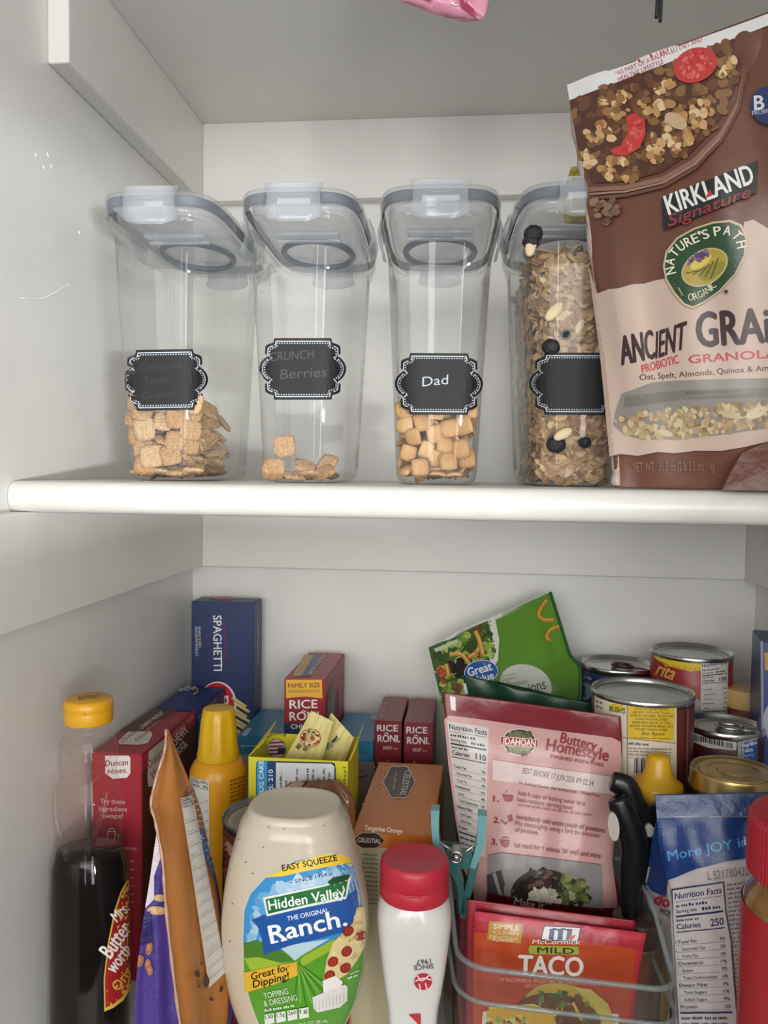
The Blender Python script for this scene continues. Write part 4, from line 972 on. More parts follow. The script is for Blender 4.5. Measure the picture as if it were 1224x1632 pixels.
# yellow mug cake carton, open, with two sachets
fl = at(395, 1206, .64); fr = at(556, 1206, .64)
wz = fl[2]; D = .062
t = Thing('mug_cake_box', 'open bright yellow mug cake carton with sachets sticking out of it', 'box', ((fl[0] + fr[0]) / 2, .67, ZLOW))
YEL = mat('d9cf2e', .42)
x0, x1 = fl[0], fr[0]
V, F = join(bev_box(x0, x1, .64, .6408, ZLOW, wz, .0002, 1), bev_box(x0, x1, .64 + D - .0008, .64 + D, ZLOW, wz, .0002, 1), bev_box(x0, x0 + .0008, .64, .64 + D, ZLOW, wz, .0002, 1), bev_box(x1 - .0008, x1, .64, .64 + D, ZLOW, wz, .0002, 1), bev_box(x0, x1, .64, .64 + D, ZLOW, ZLOW + .0008, .0002, 1))
body = t.part('carton', V, F, YEL, smooth=False)
A = Art(plane((x0, .64, ZLOW), (x1 - x0, 0, 0), (0, 0, wz - ZLOW)), (-.02, 1.02, -.02, 1.02), off=.0004)
A.poly([(408, 1225)] + [(409, 1214), (413, 1212)] + [(530, 1215), (534, 1217), (535, 1225), (535, 1480), (408, 1480)], '1a2a50')
A.poly([(409, 1226), (410, 1215), (414, 1213), (428, 1213), (428, 1480), (409, 1480)], '2f96c8'); A.poly([(426, 1214), (441, 1214), (441, 1480), (426, 1480)], '1f3c78')
A.poly([(440, 1215), (528, 1217), (533, 1221), (534, 1480), (440, 1480)], 'dcdee0')
A.text('CONFETTI MUG CAKE', (421, 1330), (420, 1212), 7, 'e4ecf2', .03); A.text('CALORIES: 210', (436, 1310), (435, 1226), 7, 'e4ecf2', .03)
for k, (a_, b_) in enumerate(((1260, 1235), (1300, 1240), (1310, 1260), (1250, 1222), (1300, 1240), (1255, 1222), (1260, 1224), (1300, 1236), (1290, 1222), (1260, 1228))): A.fine((449 + k * 8.6, a_ + 60), (449 + k * 8.6, b_), 3.4, '3a4048', 7)
A.line([(449, 1270), (449, 1228)], .8, '8a9098'); A.text('Join in the fun today!', (551, 1370), (552, 1222), 5, '4a4a1a', .0); A.build(t, 'front_print')
A = Art(plane((x0, .64 + D - .0009, ZLOW), (x1 - x0, 0, 0), (0, 0, wz - ZLOW)), (-.02, 1.02, -.02, 1.02), off=.0006)
A.ell(441, 1193, 15, 16, '3a3038'); A.ell(441, 1193, 14, 15, 'd8ccd0')
for k in range(4): A.poly([(430 - k * .8 + 2, 1182 + k * 6), (452, 1181 + k * 6), (454, 1184 + k * 6), (428, 1185 + k * 6)], '8a3444')
A.poly([(443, 1191), (455, 1191), (455, 1200), (443, 1200)], '2a3050')
A.path('!ASU EHT NI', [(428, 1177), (434, 1172), (444, 1171), (455, 1174)], 5, '3a3a1a', .0); A.build(t, 'inside_print')
for nm, hx, dx in (('side_flap', x0, .010), ('side_flap', x1, .004)):
    V, F = slab([(hx, .642, wz), (hx, .64 + D - .002, wz), (hx + dx, .64 + D - .006, wz + .013), (hx + dx, .652, wz + .009)], .0006, (1, 0, 0)); t.part(nm, V, F, YEL, smooth=False)
def sachet(label, q, Y, art):
    P = pts(*[(x, y, Y + d) for (x, y), d in zip(q, (0, 0, .004, .004))])
    k = Pouch(np.array([P[3], (P[3] + P[0]) / 2, P[0]]), np.array([P[2], (P[2] + P[1]) / 2, P[1]]), .0022, .0018, .25, .5, .0003, 21, 16, 20)
    t = Thing('baking_sachet', label, 'sachet', P.mean(0), 'baking sachets in the yellow carton'); V, F = k.mesh(); t.part('sachet_body', V, F, mat('d2c680', .4, bump=.15, bscale=120)); A = k.art(16, .0004); art(A); A.build(t, 'front_print')
def art1(A):
    A.ell(495, 1176, 16.5, 15, 'a83c34'); A.ell(495, 1176, 15.3, 13.8, 'd8cc8c')
    for a in range(9): A.ell(495 + 12.4 * math.cos(a * .7 + .3), 1176 + 10.8 * math.sin(a * .7 + .3), 1.9, 1.7, '2c2a2a')
    A.text('FUNFETTI', (488, 1183), (497, 1162), 5, '4a4a44', .01); A.text('COOKIE', (494, 1184), (503, 1166), 5, '4a4a44', .01); A.text('BAKE', (476, 1194), (482, 1188), 6, '3a3832', .03); A.text('MIX', (488, 1197), (492, 1190), 6, '3a3832', .03)
def art2(A):
    A.text('SWEETNESS', (524, 1196), (541, 1177), 5, '2c7a78', .02); A.poly([(527, 1183), (532, 1178), (535, 1175), (538, 1171), (538, 1175), (533, 1182)], '2c2c2a'); A.line([(518, 1194), (524, 1184)], 4, '5a6a5a')
sachet('pale yellow sachet printed with a ringed cookie, slanting in front', [(496, 1133), (531, 1150), (500, 1262), (446, 1222)], .668, art1)
sachet('pale yellow sachet lettered in teal, slanting behind the cookie sachet', [(528, 1136), (564, 1176), (536, 1250), (488, 1222)], .682, art2)

# can at the front, mostly hidden by the dressing bottle
c, z = ctr(428, 1296, .604); cn = Can('dark_red_can', 'dark red can half hidden behind the white dressing bottle', c, .0350, z, '5a2420', z0=ZLOW, lid=STEEL2)
A = cn.art; A.poly([(355, 1330), (372, 1350), (372, 1370), (355, 1350)], 'a87a60'); A.blobs([(356, 1345), (380, 1365), (380, 1420), (356, 1420)], 16, 6, ['7a3a2c', '8a4a34', '3a1816']); A.build(cn.t, 'label_print')
# brown bag behind the dressing bottle
L = np.vstack([low(532, .622), pts((530, 1370, .622), (492, 1298, .622), (450, 1268, .620), (462, 1246, .622))]); R = np.vstack([low(556, .615), pts((566, 1360, .616), (566, 1310, .618), (563, 1272, .620), (540, 1243, .622))])
bb = Pouch(L, R, .013, .010, .12, .6, .0012, 31, 26, 40, pw=.6, wf=1.6)
t = Thing('brown_sugar_bag', 'plastic wrapped brown sugar bag behind the dressing bottle base', 'bag', (L[0] + R[0]) / 2); V, F = bb.mesh(); t.part('bag', V, F, mat('84583a', .22, bump=.6, bscale=45, coat=.5))
A = bb.art(20); A.poly([(456, 1258), (470, 1246), (492, 1245), (480, 1256), (462, 1266)], 'b49a80'); A.build(t, 'film_print', printmat(.2, .4, 60))

# orange tea carton
p0, p1 = at(560, 1330, .60), at(690, 1330, .60); zt = p0[2]
q0 = at(603, 1199, .762); ey = np.array([q0[0] - p0[0] + .001, .158, 0])
b = Box('tea_box', 'orange tea carton with a dark scalloped badge, in front of the teal carton', 'box', (p0[0], .60, ZLOW), (p1[0] - p0[0], 0.0, 0), ey, zt - ZLOW, mat('d27a30', .4))
A = b.top
A.blobs([(565, 1316), (602, 1204), (696, 1204), (692, 1318)], 60, 1.2, ['e0965a'])
sc = [(636 + (23 + 1.5 * math.cos(6 * a)) * math.cos(a) * .98, 1247 + (22 + 1.6 * math.cos(6 * a)) * math.sin(a) * 1.15) for a in np.linspace(0, 6.283, 50)[:-1]]
A.poly([(636 + (x - 636) * 1.09, 1247 + (y - 1247) * 1.09) for x, y in sc], 'd8b89a'); A.poly(sc, '4a3a3a'); A.text('CELESTIAL', (646, 1228), (637, 1268), 10, 'd8c8bc', .03); A.fine((630, 1232), (625, 1262), 3, 'b89a88', 3)
for k in range(2): A.fine((596 + k * 8, 1270), (608 + k * 7, 1220), 4, 'dca070', 5)
A.build(b.t, 'top_print'); A = b.front
A.poly([(560, 1330), (691, 1330), (691, 1358), (560, 1352)], 'd0711f')
A.text('Tangerine Orange', (581, 1322), (641, 1328), 7.5, 'e8d8c0', .02)
A.poly([(560, 1348), (691, 1356), (691, 1632), (560, 1632)], 'b8ae8c')
sc = [(588 + (23 + 1.0 * math.cos(6 * a)) * math.cos(a), 1339 + (12 + .7 * math.cos(6 * a)) * math.sin(a)) for a in np.linspace(0, 6.283, 50)[:-1]]
A.poly([(588 + (x - 588) * 1.06, 1339 + (y - 1339) * 1.08) for x, y in sc], 'c8a890'); A.poly(sc, '33221f'); A.text('CELESTIAL', (570, 1341), (607, 1344), 7, 'd8c8bc', .03)
for k in range(12): A.fine((578, 1362 + k * 7), (603, 1364 + k * 7), 3, '5a5444', 4)
A.build(b.t, 'front_print'); A = b.right; A.poly([(692, 1320), (702, 1210), (702, 1500), (692, 1500)], '9a5a22'); A.build(b.t, 'side_lettering')

# syrup bottle
c, z = ctr(141, 1112, .578); C3 = (c[0], c[1], ZLOW); H = z - ZLOW
t = Thing('syrup_bottle', 'tall clear pancake syrup bottle with a yellow flip cap and dark syrup, beside the wall', 'bottle', C3)
def zat(y): return at(141, y, .56)[2] - ZLOW
def rw(w_): return w_ / 2 * .565 / FPX
prof = [(rw(120), 0), (rw(140), .004), (rw(143), .02), (rw(140), zat(1560)), (rw(139), zat(1480)), (rw(136), zat(1420)), (rw(133), zat(1400)), (rw(122), zat(1380)), (rw(112), zat(1362)), (rw(116), zat(1335)), (rw(121), zat(1310)), (rw(118), zat(1288)), (rw(106), zat(1266)), (rw(96), zat(1252)),
        (rw(95), zat(1240)), (rw(100), zat(1222)), (rw(99), zat(1206)), (rw(90), zat(1188)), (rw(76), zat(1178)), (rw(72), zat(1172)), (rw(76), zat(1170)), (rw(72), zat(1167)), (rw(70), zat(1158))]
pr2 = spline([(a, b_, 0) for a, b_ in prof], 90)
V, F = lathe([((a, a * .86), b_) for a, b_, _ in pr2], C3, 56, cap0=True); bot = t.part('bottle_body', V, F, clearmat('fdfbfa', .008, .35, .04, 'syr', 'd8d0cc'))
lv = [p for p in pr2 if p[1] < zat(1372)]
V, F = lathe([((a - .0016, (a - .0016) * .86), max(b_, .002)) for a, b_, _ in lv], C3, 56, cap0=True, cap1=True)
t.part('syrup', V, F, mat('0a0504', .08, spec=.22))
g = []
for k in range(5):                                       # moulded figure: hair and shawl folds raised in the plastic
    zz = zat(1185 + k * 14); a = np.linspace(-2.7, -.4, 14); rr = np.interp(zz, pr2[:, 1], pr2[:, 0]) + .0004
    g.append(tube(np.stack([C3[0] + rr * np.cos(a), C3[1] + rr * .86 * np.sin(a), np.full(14, ZLOW + zz) + .003 * np.sin(a * 5 + k)], -1), .0011, 6))
for sgn in (-1, 1):
    zz = np.linspace(zat(1370), zat(1262), 14); rr = np.interp(zz, pr2[:, 1], pr2[:, 0]) + .0003; a = -1.57 + sgn * np.linspace(.25, 1.0, 14)
    g.append(tube(np.stack([C3[0] + rr * np.cos(a), C3[1] + rr * .86 * np.sin(a), ZLOW + zz], -1), .0022, 8))
V, F = join(*g); t.part('moulded_fold', V, F, clearmat('fdfbfa', .008, .35, .04, 'syr', 'd8d0cc'), parent=bot)
rc = rw(81); zc0, zc1 = zat(1162), H
V, F = lathe([(rc * .97, zc0), (rc, zc0 + .001), (rc * 1.0, zc0 + .0085), (rc * .985, zc0 + .0095), (rc * 1.015, zc0 + .0105), (rc * 1.015, zc1 - .004), (rc * .97, zc1 - .001), (rc * .9, zc1), (.0005, zc1)], C3, 56, cap0=True, cap1=True)
cap = t.part('flip_cap', V, F, mat('dda21c', .35), auto=45)
A = Art(plane((c[0] - .03, c[1] - .03, z), (.06, 0, 0), (0, .06, 0)), (0, 1, 0, 1), off=.0003); A.text('BUTTERY', (125, 1116), (158, 1112), 5, '6a4a10', .03); A.build(t, 'cap_lettering', parent=cap)
V, F = bev_box(c[0] - .006, c[0] + .006, c[1] - rc * 1.05, c[1] - rc * .98, z - .008, z - .0065, .0004); t.part('thumb_lip', V, F, mat('dda21c', .35), parent=cap)
_pz = pr2[:, 1].copy(); _pr = pr2[:, 0].copy()
def S_(u, v):
    a = np.interp(np.asarray(v, float) - ZLOW, _pz, _pr); an = -1.35 + np.asarray(u, float); return np.stack([C3[0] + a * np.cos(an), C3[1] + a * .86 * np.sin(an), np.asarray(v, float)], -1)
A = Art(S_, (-.3, 1.5, ZLOW + .005, ZLOW + zat(1395)), 9, off=.0004)
A.poly([(212, 1398), (202, 1402), (192, 1420), (182, 1450), (172, 1500), (165, 1560), (166, 1612), (180, 1606), (196, 1594), (208, 1574), (213, 1540)], 'd2b04a')
A.poly([(212, 1402), (203, 1406), (194, 1422), (184, 1452), (174, 1502), (167, 1560), (168, 1606), (180, 1600), (195, 1588), (207, 1568), (213, 1536)], '9e1e20')
A.ell(204, 1412, 5, 10, 'c8a050', 15)
A.text('Mrs.', (186, 1470), (206, 1450), 17, 'e8e4dc', .03, .1); A.text('Butter', (176, 1528), (210, 1480), 24, 'e8e4dc', .03, .05); A.text('worth', (182, 1552), (210, 1515), 20, 'e8e4dc', .03, .05); A.text('Orig', (188, 1580), (210, 1548), 15, 'd2a83c', .03, .05); A.ell(172, 1597, 2, 3, 'c03030')
A.build(t, 'label_print')

# purple bag and orange pouch
L = np.vstack([[low(186, .545)], pts((215, 1600, .535), (226, 1490, .54), (240, 1400, .545), (252, 1320, .548), (264, 1250, .55))]); R = np.vstack([[low(330, .56)], pts((372, 1600, .575), (360, 1500, .575), (345, 1400, .575), (325, 1330, .57), (300, 1260, .565))])
L[0] = [L[1][0] + .003, .53, ZLOW + .002]; R[0] = [R[1][0] - .005, .57, ZLOW + .002]
pp = Pouch(L, R, .004, .016, .3, .8, .0007, 41, 24, 40)
t = Thing('purple_nut_bag', 'purple snack bag with a nut picture behind the orange brown pouch', 'bag', (L[0] + R[0]) / 2); V, F = pp.mesh(); t.part('bag', V, F, mat('4a3a86', .28, bump=.45, bscale=50))
A = pp.art(12)
A.poly([(252, 1318), (262, 1262), (275, 1262), (262, 1350), (244, 1400), (240, 1400)], 'd6ccd2'); A.poly([(254, 1335), (259, 1320), (264, 1350), (258, 1372)], 'c8605c')
A.poly([(237, 1400), (246, 1396), (246, 1432), (232, 1446), (226, 1450)], 'd2ccd4'); A.text('Nut', (224, 1470), (234, 1438), 9, 'd8d4dc', .02)
for cx, cy, rx, ry, an in ((254, 1430, 8, 6, 10), (250, 1450, 15, 7, 5), (238, 1510, 6, 11, 12), (236, 1536, 6, 9, 10), (222, 1530, 6, 10, 15), (240, 1545, 5, 8, 0)): A.ell(cx, cy, rx, ry, 'c8a878' if cy < 1500 else '9a6a4c', an); A.ell(cx - 1, cy - 1, rx * .5, ry * .5, 'd8bc90' if cy < 1500 else 'b88a68', an)
A.poly([(215, 1470), (240, 1450), (244, 1500), (222, 1505)], '2e2660'); A.build(t, 'front_print', printmat(.28, .4, 50))

L = np.vstack([pts((292, 1660, .478), (286, 1632, .48), (275, 1550, .485), (263, 1440, .493), (258, 1370, .498), (247, 1310, .502), (240, 1280, .506), (250, 1235, .513), (262, 1195, .52), (264, 1161, .526))])
R = np.vstack([pts((362, 1660, .535), (364, 1632, .538), (366, 1570, .54), (350, 1450, .545), (338, 1380, .548), (318, 1290, .545), (300, 1240, .54), (281, 1195, .535), (269, 1163, .529))])
L = np.vstack([[[L[0][0] + .002, .485, ZLOW + .002]], L]); R = np.vstack([[[R[0][0] - .002, .53, ZLOW + .002]], R])
op = Pouch(L, R, .004, .007, .25, .9, .0004, 43, 26, 56, wf=.6)
t = Thing('brown_snack_pouch', 'orange brown snack pouch crimped to a point at its top, seen from its edge', 'pouch', (L[0] + R[0]) / 2); V, F = op.mesh(); t.part('bag', V, F, mat('b4743a', .32, bump=.4, bscale=55))
A = op.art(10)
A.poly([(294, 1268), (304, 1250), (318, 1292), (330, 1345), (322, 1330), (312, 1322)], '8a6048'); 
for k in range(8): A.fine((298 + k * 2.2, 1262 + k * 8), (310 + k * 2.6, 1250 + k * 10), 3, 'c4ac98', 3)
A.poly([(326, 1296), (332, 1320), (346, 1392), (338, 1402), (314, 1340)], '47608c')
for k in range(5): A.fine((322 + k * 3.4, 1348 + k * 10), (336 + k * 2, 1338 + k * 11), 3, '8aa0c0', 3)
A.line([(313, 1330), (319, 1342)], 2, 'b8c8dc'); A.line([(319, 1330), (314, 1342)], 2, 'b8c8dc'); A.line([(311, 1336), (322, 1336)], 2, 'b8c8dc')
A.nutrition([(285, 1272), (304, 1268), (358, 1548), (330, 1574)], paper='d8d4d0', cal='140', rows=12)
for x, y, rx, ry, an in ((308, 1552, 4, 6, -20), (322, 1565, 5, 9, 10), (314, 1536, 3, 2, 0), (310, 1572, 2, 2, 0), (347, 1575, 3, 5, 20), (330, 1592, 4, 3, 15)): A.ell(x, y, rx, ry, '4a2418', an)
A.build(t, 'side_lettering')
V, F = tube([p + op.n * .0005 for p in op.base(np.zeros(44), np.linspace(.03, .99, 44))], [.0011 + .0004 * math.sin(i * 2.1) for i in range(44)], 6); t.part('edge_seal', V, F, mat('b88a72', .2, coat=.4), label='clear crimped edge seal')

# ranch dressing bottle, standing on its cap
bx = at(472, 1460, .535); cx, cy = bx[0], .54
wl_ = [(1600 + 60, 392, 530), (1632, 384, 545), (1590, 370, 566), (1540, 361, 580), (1480, 357, 587), (1440, 359, 586), (1400, 364, 580), (1360, 372, 570), (1320, 383, 559), (1308, 386, 556), (1298, 391, 551), (1288, 398, 544)]
rows_ = []
for y, a, b_ in wl_:
    p, q = at(a, y, cy), at(b_, y, cy); rows_.append(((p[0] + q[0]) / 2, (q[0] - p[0]) / 2, (p[2] + q[2]) / 2))
rows_ = np.array(rows_); rb = spline(rows_, 60)
def dfac(z): return np.interp(z, [_zz0, _zz1, _zz2], [.56, .60, .92])
_zz0, _zz1, _zz2 = rb[0][2], rb[20][2], rb[-1][2]
NS = 2.5; seg = 64
def ring_pts(x, a, z, k=1.0, dep=None):
    X, Y = sell(a * k, a * dfac(z) * k, seg, NS); return np.stack([x + X, cy + Y, np.full(seg, z)], -1)
t = Thing('dressing_bottle', 'large cream salad dressing bottle standing upside down with its flat base on top', 'bottle', (cx, cy, ZLOW))
V = [ring_pts(rb[0][0], rb[0][1] * .9, rb[0][2] - .002)] + [ring_pts(x, a, z) for x, a, z in rb]
x, a, z = rb[-1]
for k, dz in ((.985, .0020), (.95, .0036), (.90, .0042), (.84, .0040), (.76, .0032), (.6, .0024), (.4, .0020), (.2, .0018)): V.append(ring_pts(x, a, z + dz, k))
n = len(V); V = np.concatenate(V); F = [(i * seg + j, i * seg + (j + 1) % seg, (i + 1) * seg + (j + 1) % seg, (i + 1) * seg + j) for i in range(n - 1) for j in range(seg)] + [tuple(range(seg))[::-1], tuple(range((n - 1) * seg, n * seg))]
t.part('bottle_body', V, F, mat('c8bda8', .24, spec=.5, bump=.02, bscale=30))
V, F = lathe([(.021, 0), (.0225, .002), (.0225, .030), (.020, .034), (.018, rb[0][2] - ZLOW)], (rb[0][0], cy, ZLOW), 40, cap0=True, cap1=True); t.part('cap', V, F, mat('2a5a34', .4))
_rz, _ra, _rx = rb[:, 2].copy(), rb[:, 1].copy(), rb[:, 0].copy()
def S_(u, v):
    v = np.asarray(v, float); u = np.asarray(u, float); a = np.interp(v, _rz, _ra); x = np.interp(v, _rz, _rx); return np.stack([x + a * u, cy - a * dfac(v) * np.power(np.maximum(1e-9, 1 - np.abs(u) ** NS), 1 / NS), v], -1)
A = Art(S_, (-.97, .97, _rz[0], _rz[-1]), 10, off=.0004)
lab = [(424, 1398), (470, 1372), (520, 1360), (550, 1364), (568, 1386), (580, 1424), (584, 1470), (578, 1540), (566, 1590), (548, 1632), (536, 1650), (420, 1650), (402, 1600), (391, 1560), (388, 1500), (390, 1450), (400, 1424)]
A.poly([(x + (486 - x) * -.02, y + (1500 - y) * -.02) for x, y in lab], 'cfc8b8'); A.poly(lab, '3f8fcb')
A.blobs([(405, 1430), (450, 1415), (570, 1380), (570, 1410), (450, 1430), (400, 1500)], 40, 12, ['6aa8d6', '86b8dc', '5a9ed2']); A.blobs([(430, 1415), (480, 1400), (545, 1385), (520, 1410), (450, 1420)], 26, 9, ['a8cae2', 'c2d8e8'])
A.blobs([(392, 1470), (410, 1450), (425, 1470), (440, 1520), (400, 1520)], 20, 9, ['a8c8e0', '86b4d8'])
A.poly([(424, 1398), (470, 1374), (520, 1360), (549, 1364), (562, 1374), (500, 1385), (450, 1396)], 'edc93e'); A.text('EASY SQUEEZE', (451, 1388), (537, 1371), 9.5, '262420', .04)
A.text('SINCE 1954', (471, 1407), (521, 1396), 6, '20405c', .01); A.line([(461, 1406), (466, 1405)], 1, '20405c'); A.line([(524, 1394), (529, 1393)], 1, '20405c')
A.poly([(389, 1505), (410, 1498), (440, 1512), (470, 1520), (530, 1500), (560, 1490), (580, 1500), (576, 1545), (562, 1600), (546, 1636), (536, 1650), (420, 1650), (400, 1595), (390, 1555)], '58982f')
A.poly([(445, 1508), (470, 1503), (525, 1495), (480, 1522), (470, 1530), (460, 1520)], 'b8d0dc')
A.poly([(389, 1502), (408, 1497), (432, 1505), (458, 1520), (470, 1530), (440, 1532), (410, 1524), (390, 1526)], '4a7f2e'); A.poly([(390, 1526), (414, 1524), (450, 1534), (470, 1532), (478, 1540), (400, 1545)], '9ab83a')
A.poly([(480, 1525), (530, 1496), (545, 1494), (530, 1512), (480, 1540)], '96b436')
for k in range(9): A.line([(476, 1534), (470 + k * 9, 1600 - abs(k - 2) * 3)], 2.4, '7cb048' if k % 2 else '3f7a26')
A.poly([(402, 1465), (418, 1458), (560, 1424), (565, 1416), (570, 1440), (568, 1462), (553, 1482), (510, 1494), (460, 1506), (421, 1520), (418, 1495), (412, 1476)], '27579f')
A.poly([(420, 1429), (520, 1408), (556, 1394), (558, 1396), (552, 1426), (550, 1432), (490, 1444), (426, 1459)], 'e6ebe6'); A.poly([(424, 1432), (520, 1411), (553, 1398), (549, 1428), (490, 1440), (428, 1455)], '24703a')
A.poly([(521, 1405), (530, 1398), (550, 1394), (557, 1395), (552, 1402), (526, 1410)], '185228')
A.text('Hidden Valley', (430, 1449), (549, 1428), 15, 'f2f4f0', .03, .03); A.text('THE ORIGINAL', (459, 1466), (524, 1452), 7, 'e8ecf2', .02)
A.text('Ranch.', (433, 1500), (552, 1473), 26, 'f2f4f6', .04, .02)
for k in ((433, 1501, 444, 1498), (449, 1497, 458, 1495), (436, 1474, 441, 1473)): A.line([k[:2], k[2:]], 3, 'f2f4f6')
A.poly([(390, 1548), (474, 1530), (475, 1552), (440, 1566), (392, 1580)], 'dcae3a'); A.text('Great for', (402, 1560), (462, 1544), 11, '2a2418', .03, .2); A.text('Dipping!', (405, 1572), (461, 1558), 11, '2a2418', .03, .2)
A.poly([(530, 1500), (560, 1470), (566, 1446), (577, 1444), (580, 1470), (577, 1510), (566, 1530), (552, 1550), (536, 1560), (516, 1558), (520, 1528)], 'dcc690')
A.blobs([(532, 1505), (572, 1450), (576, 1500), (550, 1545), (522, 1550)], 40, 4, ['e8d8a8', 'c8a868', 'd4b47c'])
for x, y in ((572, 1490), (551, 1514), (530, 1530), (525, 1552), (553, 1482), (549, 1540)): A.ell(x, y, 9, 7.5, '8f2c24', -45); A.ell(x, y, 5.5, 4.5, 'a83c2c', -45)
A.poly([(514, 1560), (534, 1552), (545, 1562), (538, 1580), (516, 1588)], 'e8e4de')
A.poly([(498, 1586), (512, 1580), (548, 1566), (552, 1570), (551, 1592), (540, 1602), (506, 1610), (500, 1604)], 'dcd8d4')
for k in range(9): A.line([(503 + k * 5.4, 1592 - k * 1.6), (504 + k * 5.2, 1606 - k * 1.4)], 1, 'b4b0ac')
A.text('TOPPING', (423, 1588), (461, 1580), 9, 'd8e4d0', .0); A.text('& DRESSING', (423, 1600), (475, 1590), 9, 'd8e4d0', .0); A.fine((424, 1608), (472, 1600), 4, 'd8e4d0', 4)
for k in range(4): A.poly([(423 + k * 18, 1613 - k * 3.2), (438 + k * 18, 1610 - k * 3.2), (439 + k * 18, 1626 - k * 3.2), (424 + k * 18, 1629 - k * 3.2)], 'dfe4d8'); A.text(['130', '1.5g', '260', '1g'][k], (425 + k * 18, 1620 - k * 3.2), (437 + k * 18, 1618 - k * 3.2), 6, '2c5a2c', .02)
A.text('20 FL OZ | 591 mL', (478, 1632), (522, 1624), 6, 'd8e4d0', .0); A.fine((556, 1550), (570, 1544), 3, 'd8e4d0', 2); A.fine((552, 1557), (568, 1551), 3, 'd8e4d0', 2)
A.build(t, 'front_print', printmat(.3))
A = Art(S_, (-.97, .97, _rz[0], _rz[-1]), 10, off=.0003)
for x, y in ((453, 1321), (428, 1318), (483, 1309), (392, 1374), (420, 1350), (381, 1337), (516, 1316), (403, 1392), (445, 1315), (590, 1500), (371, 1440), (367, 1500)): A.ell(x, y, 1.3, 1.1, '7a7060')
A.build(t, 'herb_speck')

# coffee creamer bottle
c = (at(660, 1400, .54)[0], .545); C3 = (*c, ZLOW); zl = at(660, 1366, .545)[2] - ZLOW
t = Thing('creamer_bottle', 'white creamer bottle with a bright red flip lid, in front of the orange tea carton', 'bottle', C3)
def zc(y): return at(660, y, .53)[2] - ZLOW
def rr_(w_): return w_ / 2 * .53 / FPX
pc = [(rr_(76), 0), (rr_(80), .003), (rr_(82), zc(1640)), (rr_(98), zc(1580)), (rr_(112), zc(1530)), (rr_(122), zc(1490)), (rr_(124), zc(1472)), (rr_(121), zc(1456)), (rr_(113), zc(1444)), (rr_(106), zc(1437)), (rr_(104), zc(1432))]
pq = spline([(a, b_, 0) for a, b_ in pc], 50)
V, F = [], []
nn = np.interp(pq[:, 1], [0, zc(1560), zc(1470), zc(1436)], [4.5, 4.5, 3.0, 2.0]); sg = 64; th = np.linspace(0, 2 * math.pi, sg, endpoint=False)
for (a, zz, _), q in zip(pq, nn):
    k = (np.abs(np.cos(th)) ** q + np.abs(np.sin(th)) ** q) ** (-1 / q); X, Y = a * k * np.cos(th), a * k * np.sin(th) * .92; ro = .10
    V.append(np.stack([c[0] + X * math.cos(ro) - Y * math.sin(ro), c[1] + X * math.sin(ro) + Y * math.cos(ro), np.full(sg, ZLOW + zz)], -1))
V = np.concatenate(V); F = [(i * sg + j, i * sg + (j + 1) % sg, (i + 1) * sg + (j + 1) % sg, (i + 1) * sg + j) for i in range(49) for j in range(sg)] + [tuple(range(sg))[::-1], tuple(range(49 * sg, 50 * sg))]
t.part('bottle_body', V, F, mat('d6d4d0', .25, coat=.3))
rl = rr_(116); z0 = zc(1440)
V, F = lathe([(rl * .97, z0 - .001), (rl, z0), (rl, z0 + .009), (rl * .985, z0 + .0095), (rl, z0 + .010), (rl, zl - .004), (rl * .97, zl - .001), (rl * .92, zl), (rl * .86, zl - .0004), (.0005, zl - .0004)], C3, 64, cap0=True, cap1=True); cap = t.part('flip_lid', V, F, mat('b8283a', .42, bump=.03, bscale=150), auto=45)
V, F = bev_box(c[0] - .005, c[0] + .006, c[1] - rl * 1.03, c[1] - rl * .97, ZLOW + z0 + .0085, ZLOW + z0 + .0102, .0004); t.part('thumb_lip', V, F, mat('b8283a', .42), parent=cap)
_cz, _ca = pq[:, 1].copy(), pq[:, 0].copy()
def S_(u, v):
    v = np.asarray(v, float); a = np.interp(v - ZLOW, _cz, _ca); u = np.asarray(u, float); X, Y = a * u, -a * .92 * np.power(np.maximum(1e-9, 1 - np.abs(u) ** 4.5), 1 / 4.5)
    return np.stack([c[0] + X * math.cos(.1) - Y * math.sin(.1), c[1] + X * math.sin(.1) + Y * math.cos(.1), v], -1)
A = Art(S_, (-.95, .95, ZLOW + .004, ZLOW + zc(1490)), 10, off=.0010)
A.text('SINCE', (690, 1535), (659, 1538), 7, '5a5654', .02); A.text('1967', (686, 1527), (663, 1529), 7, '5a5654', .02)
A.ell(674, 1563, 14, 13, 'b8303c', -10)
for c_ in ([(662, 1562), (674, 1557), (687, 1560)], [(670, 1575), (668, 1566)], [(680, 1574), (678, 1565)], [(665, 1553), (672, 1561), (684, 1552)]): A.line(spline(c_, 8), 2.0, 'e8dcd8')
A.poly([(651, 1615), (670, 1614), (671, 1640), (664, 1628)], 'b8303c'); A.build(t, 'label_print')
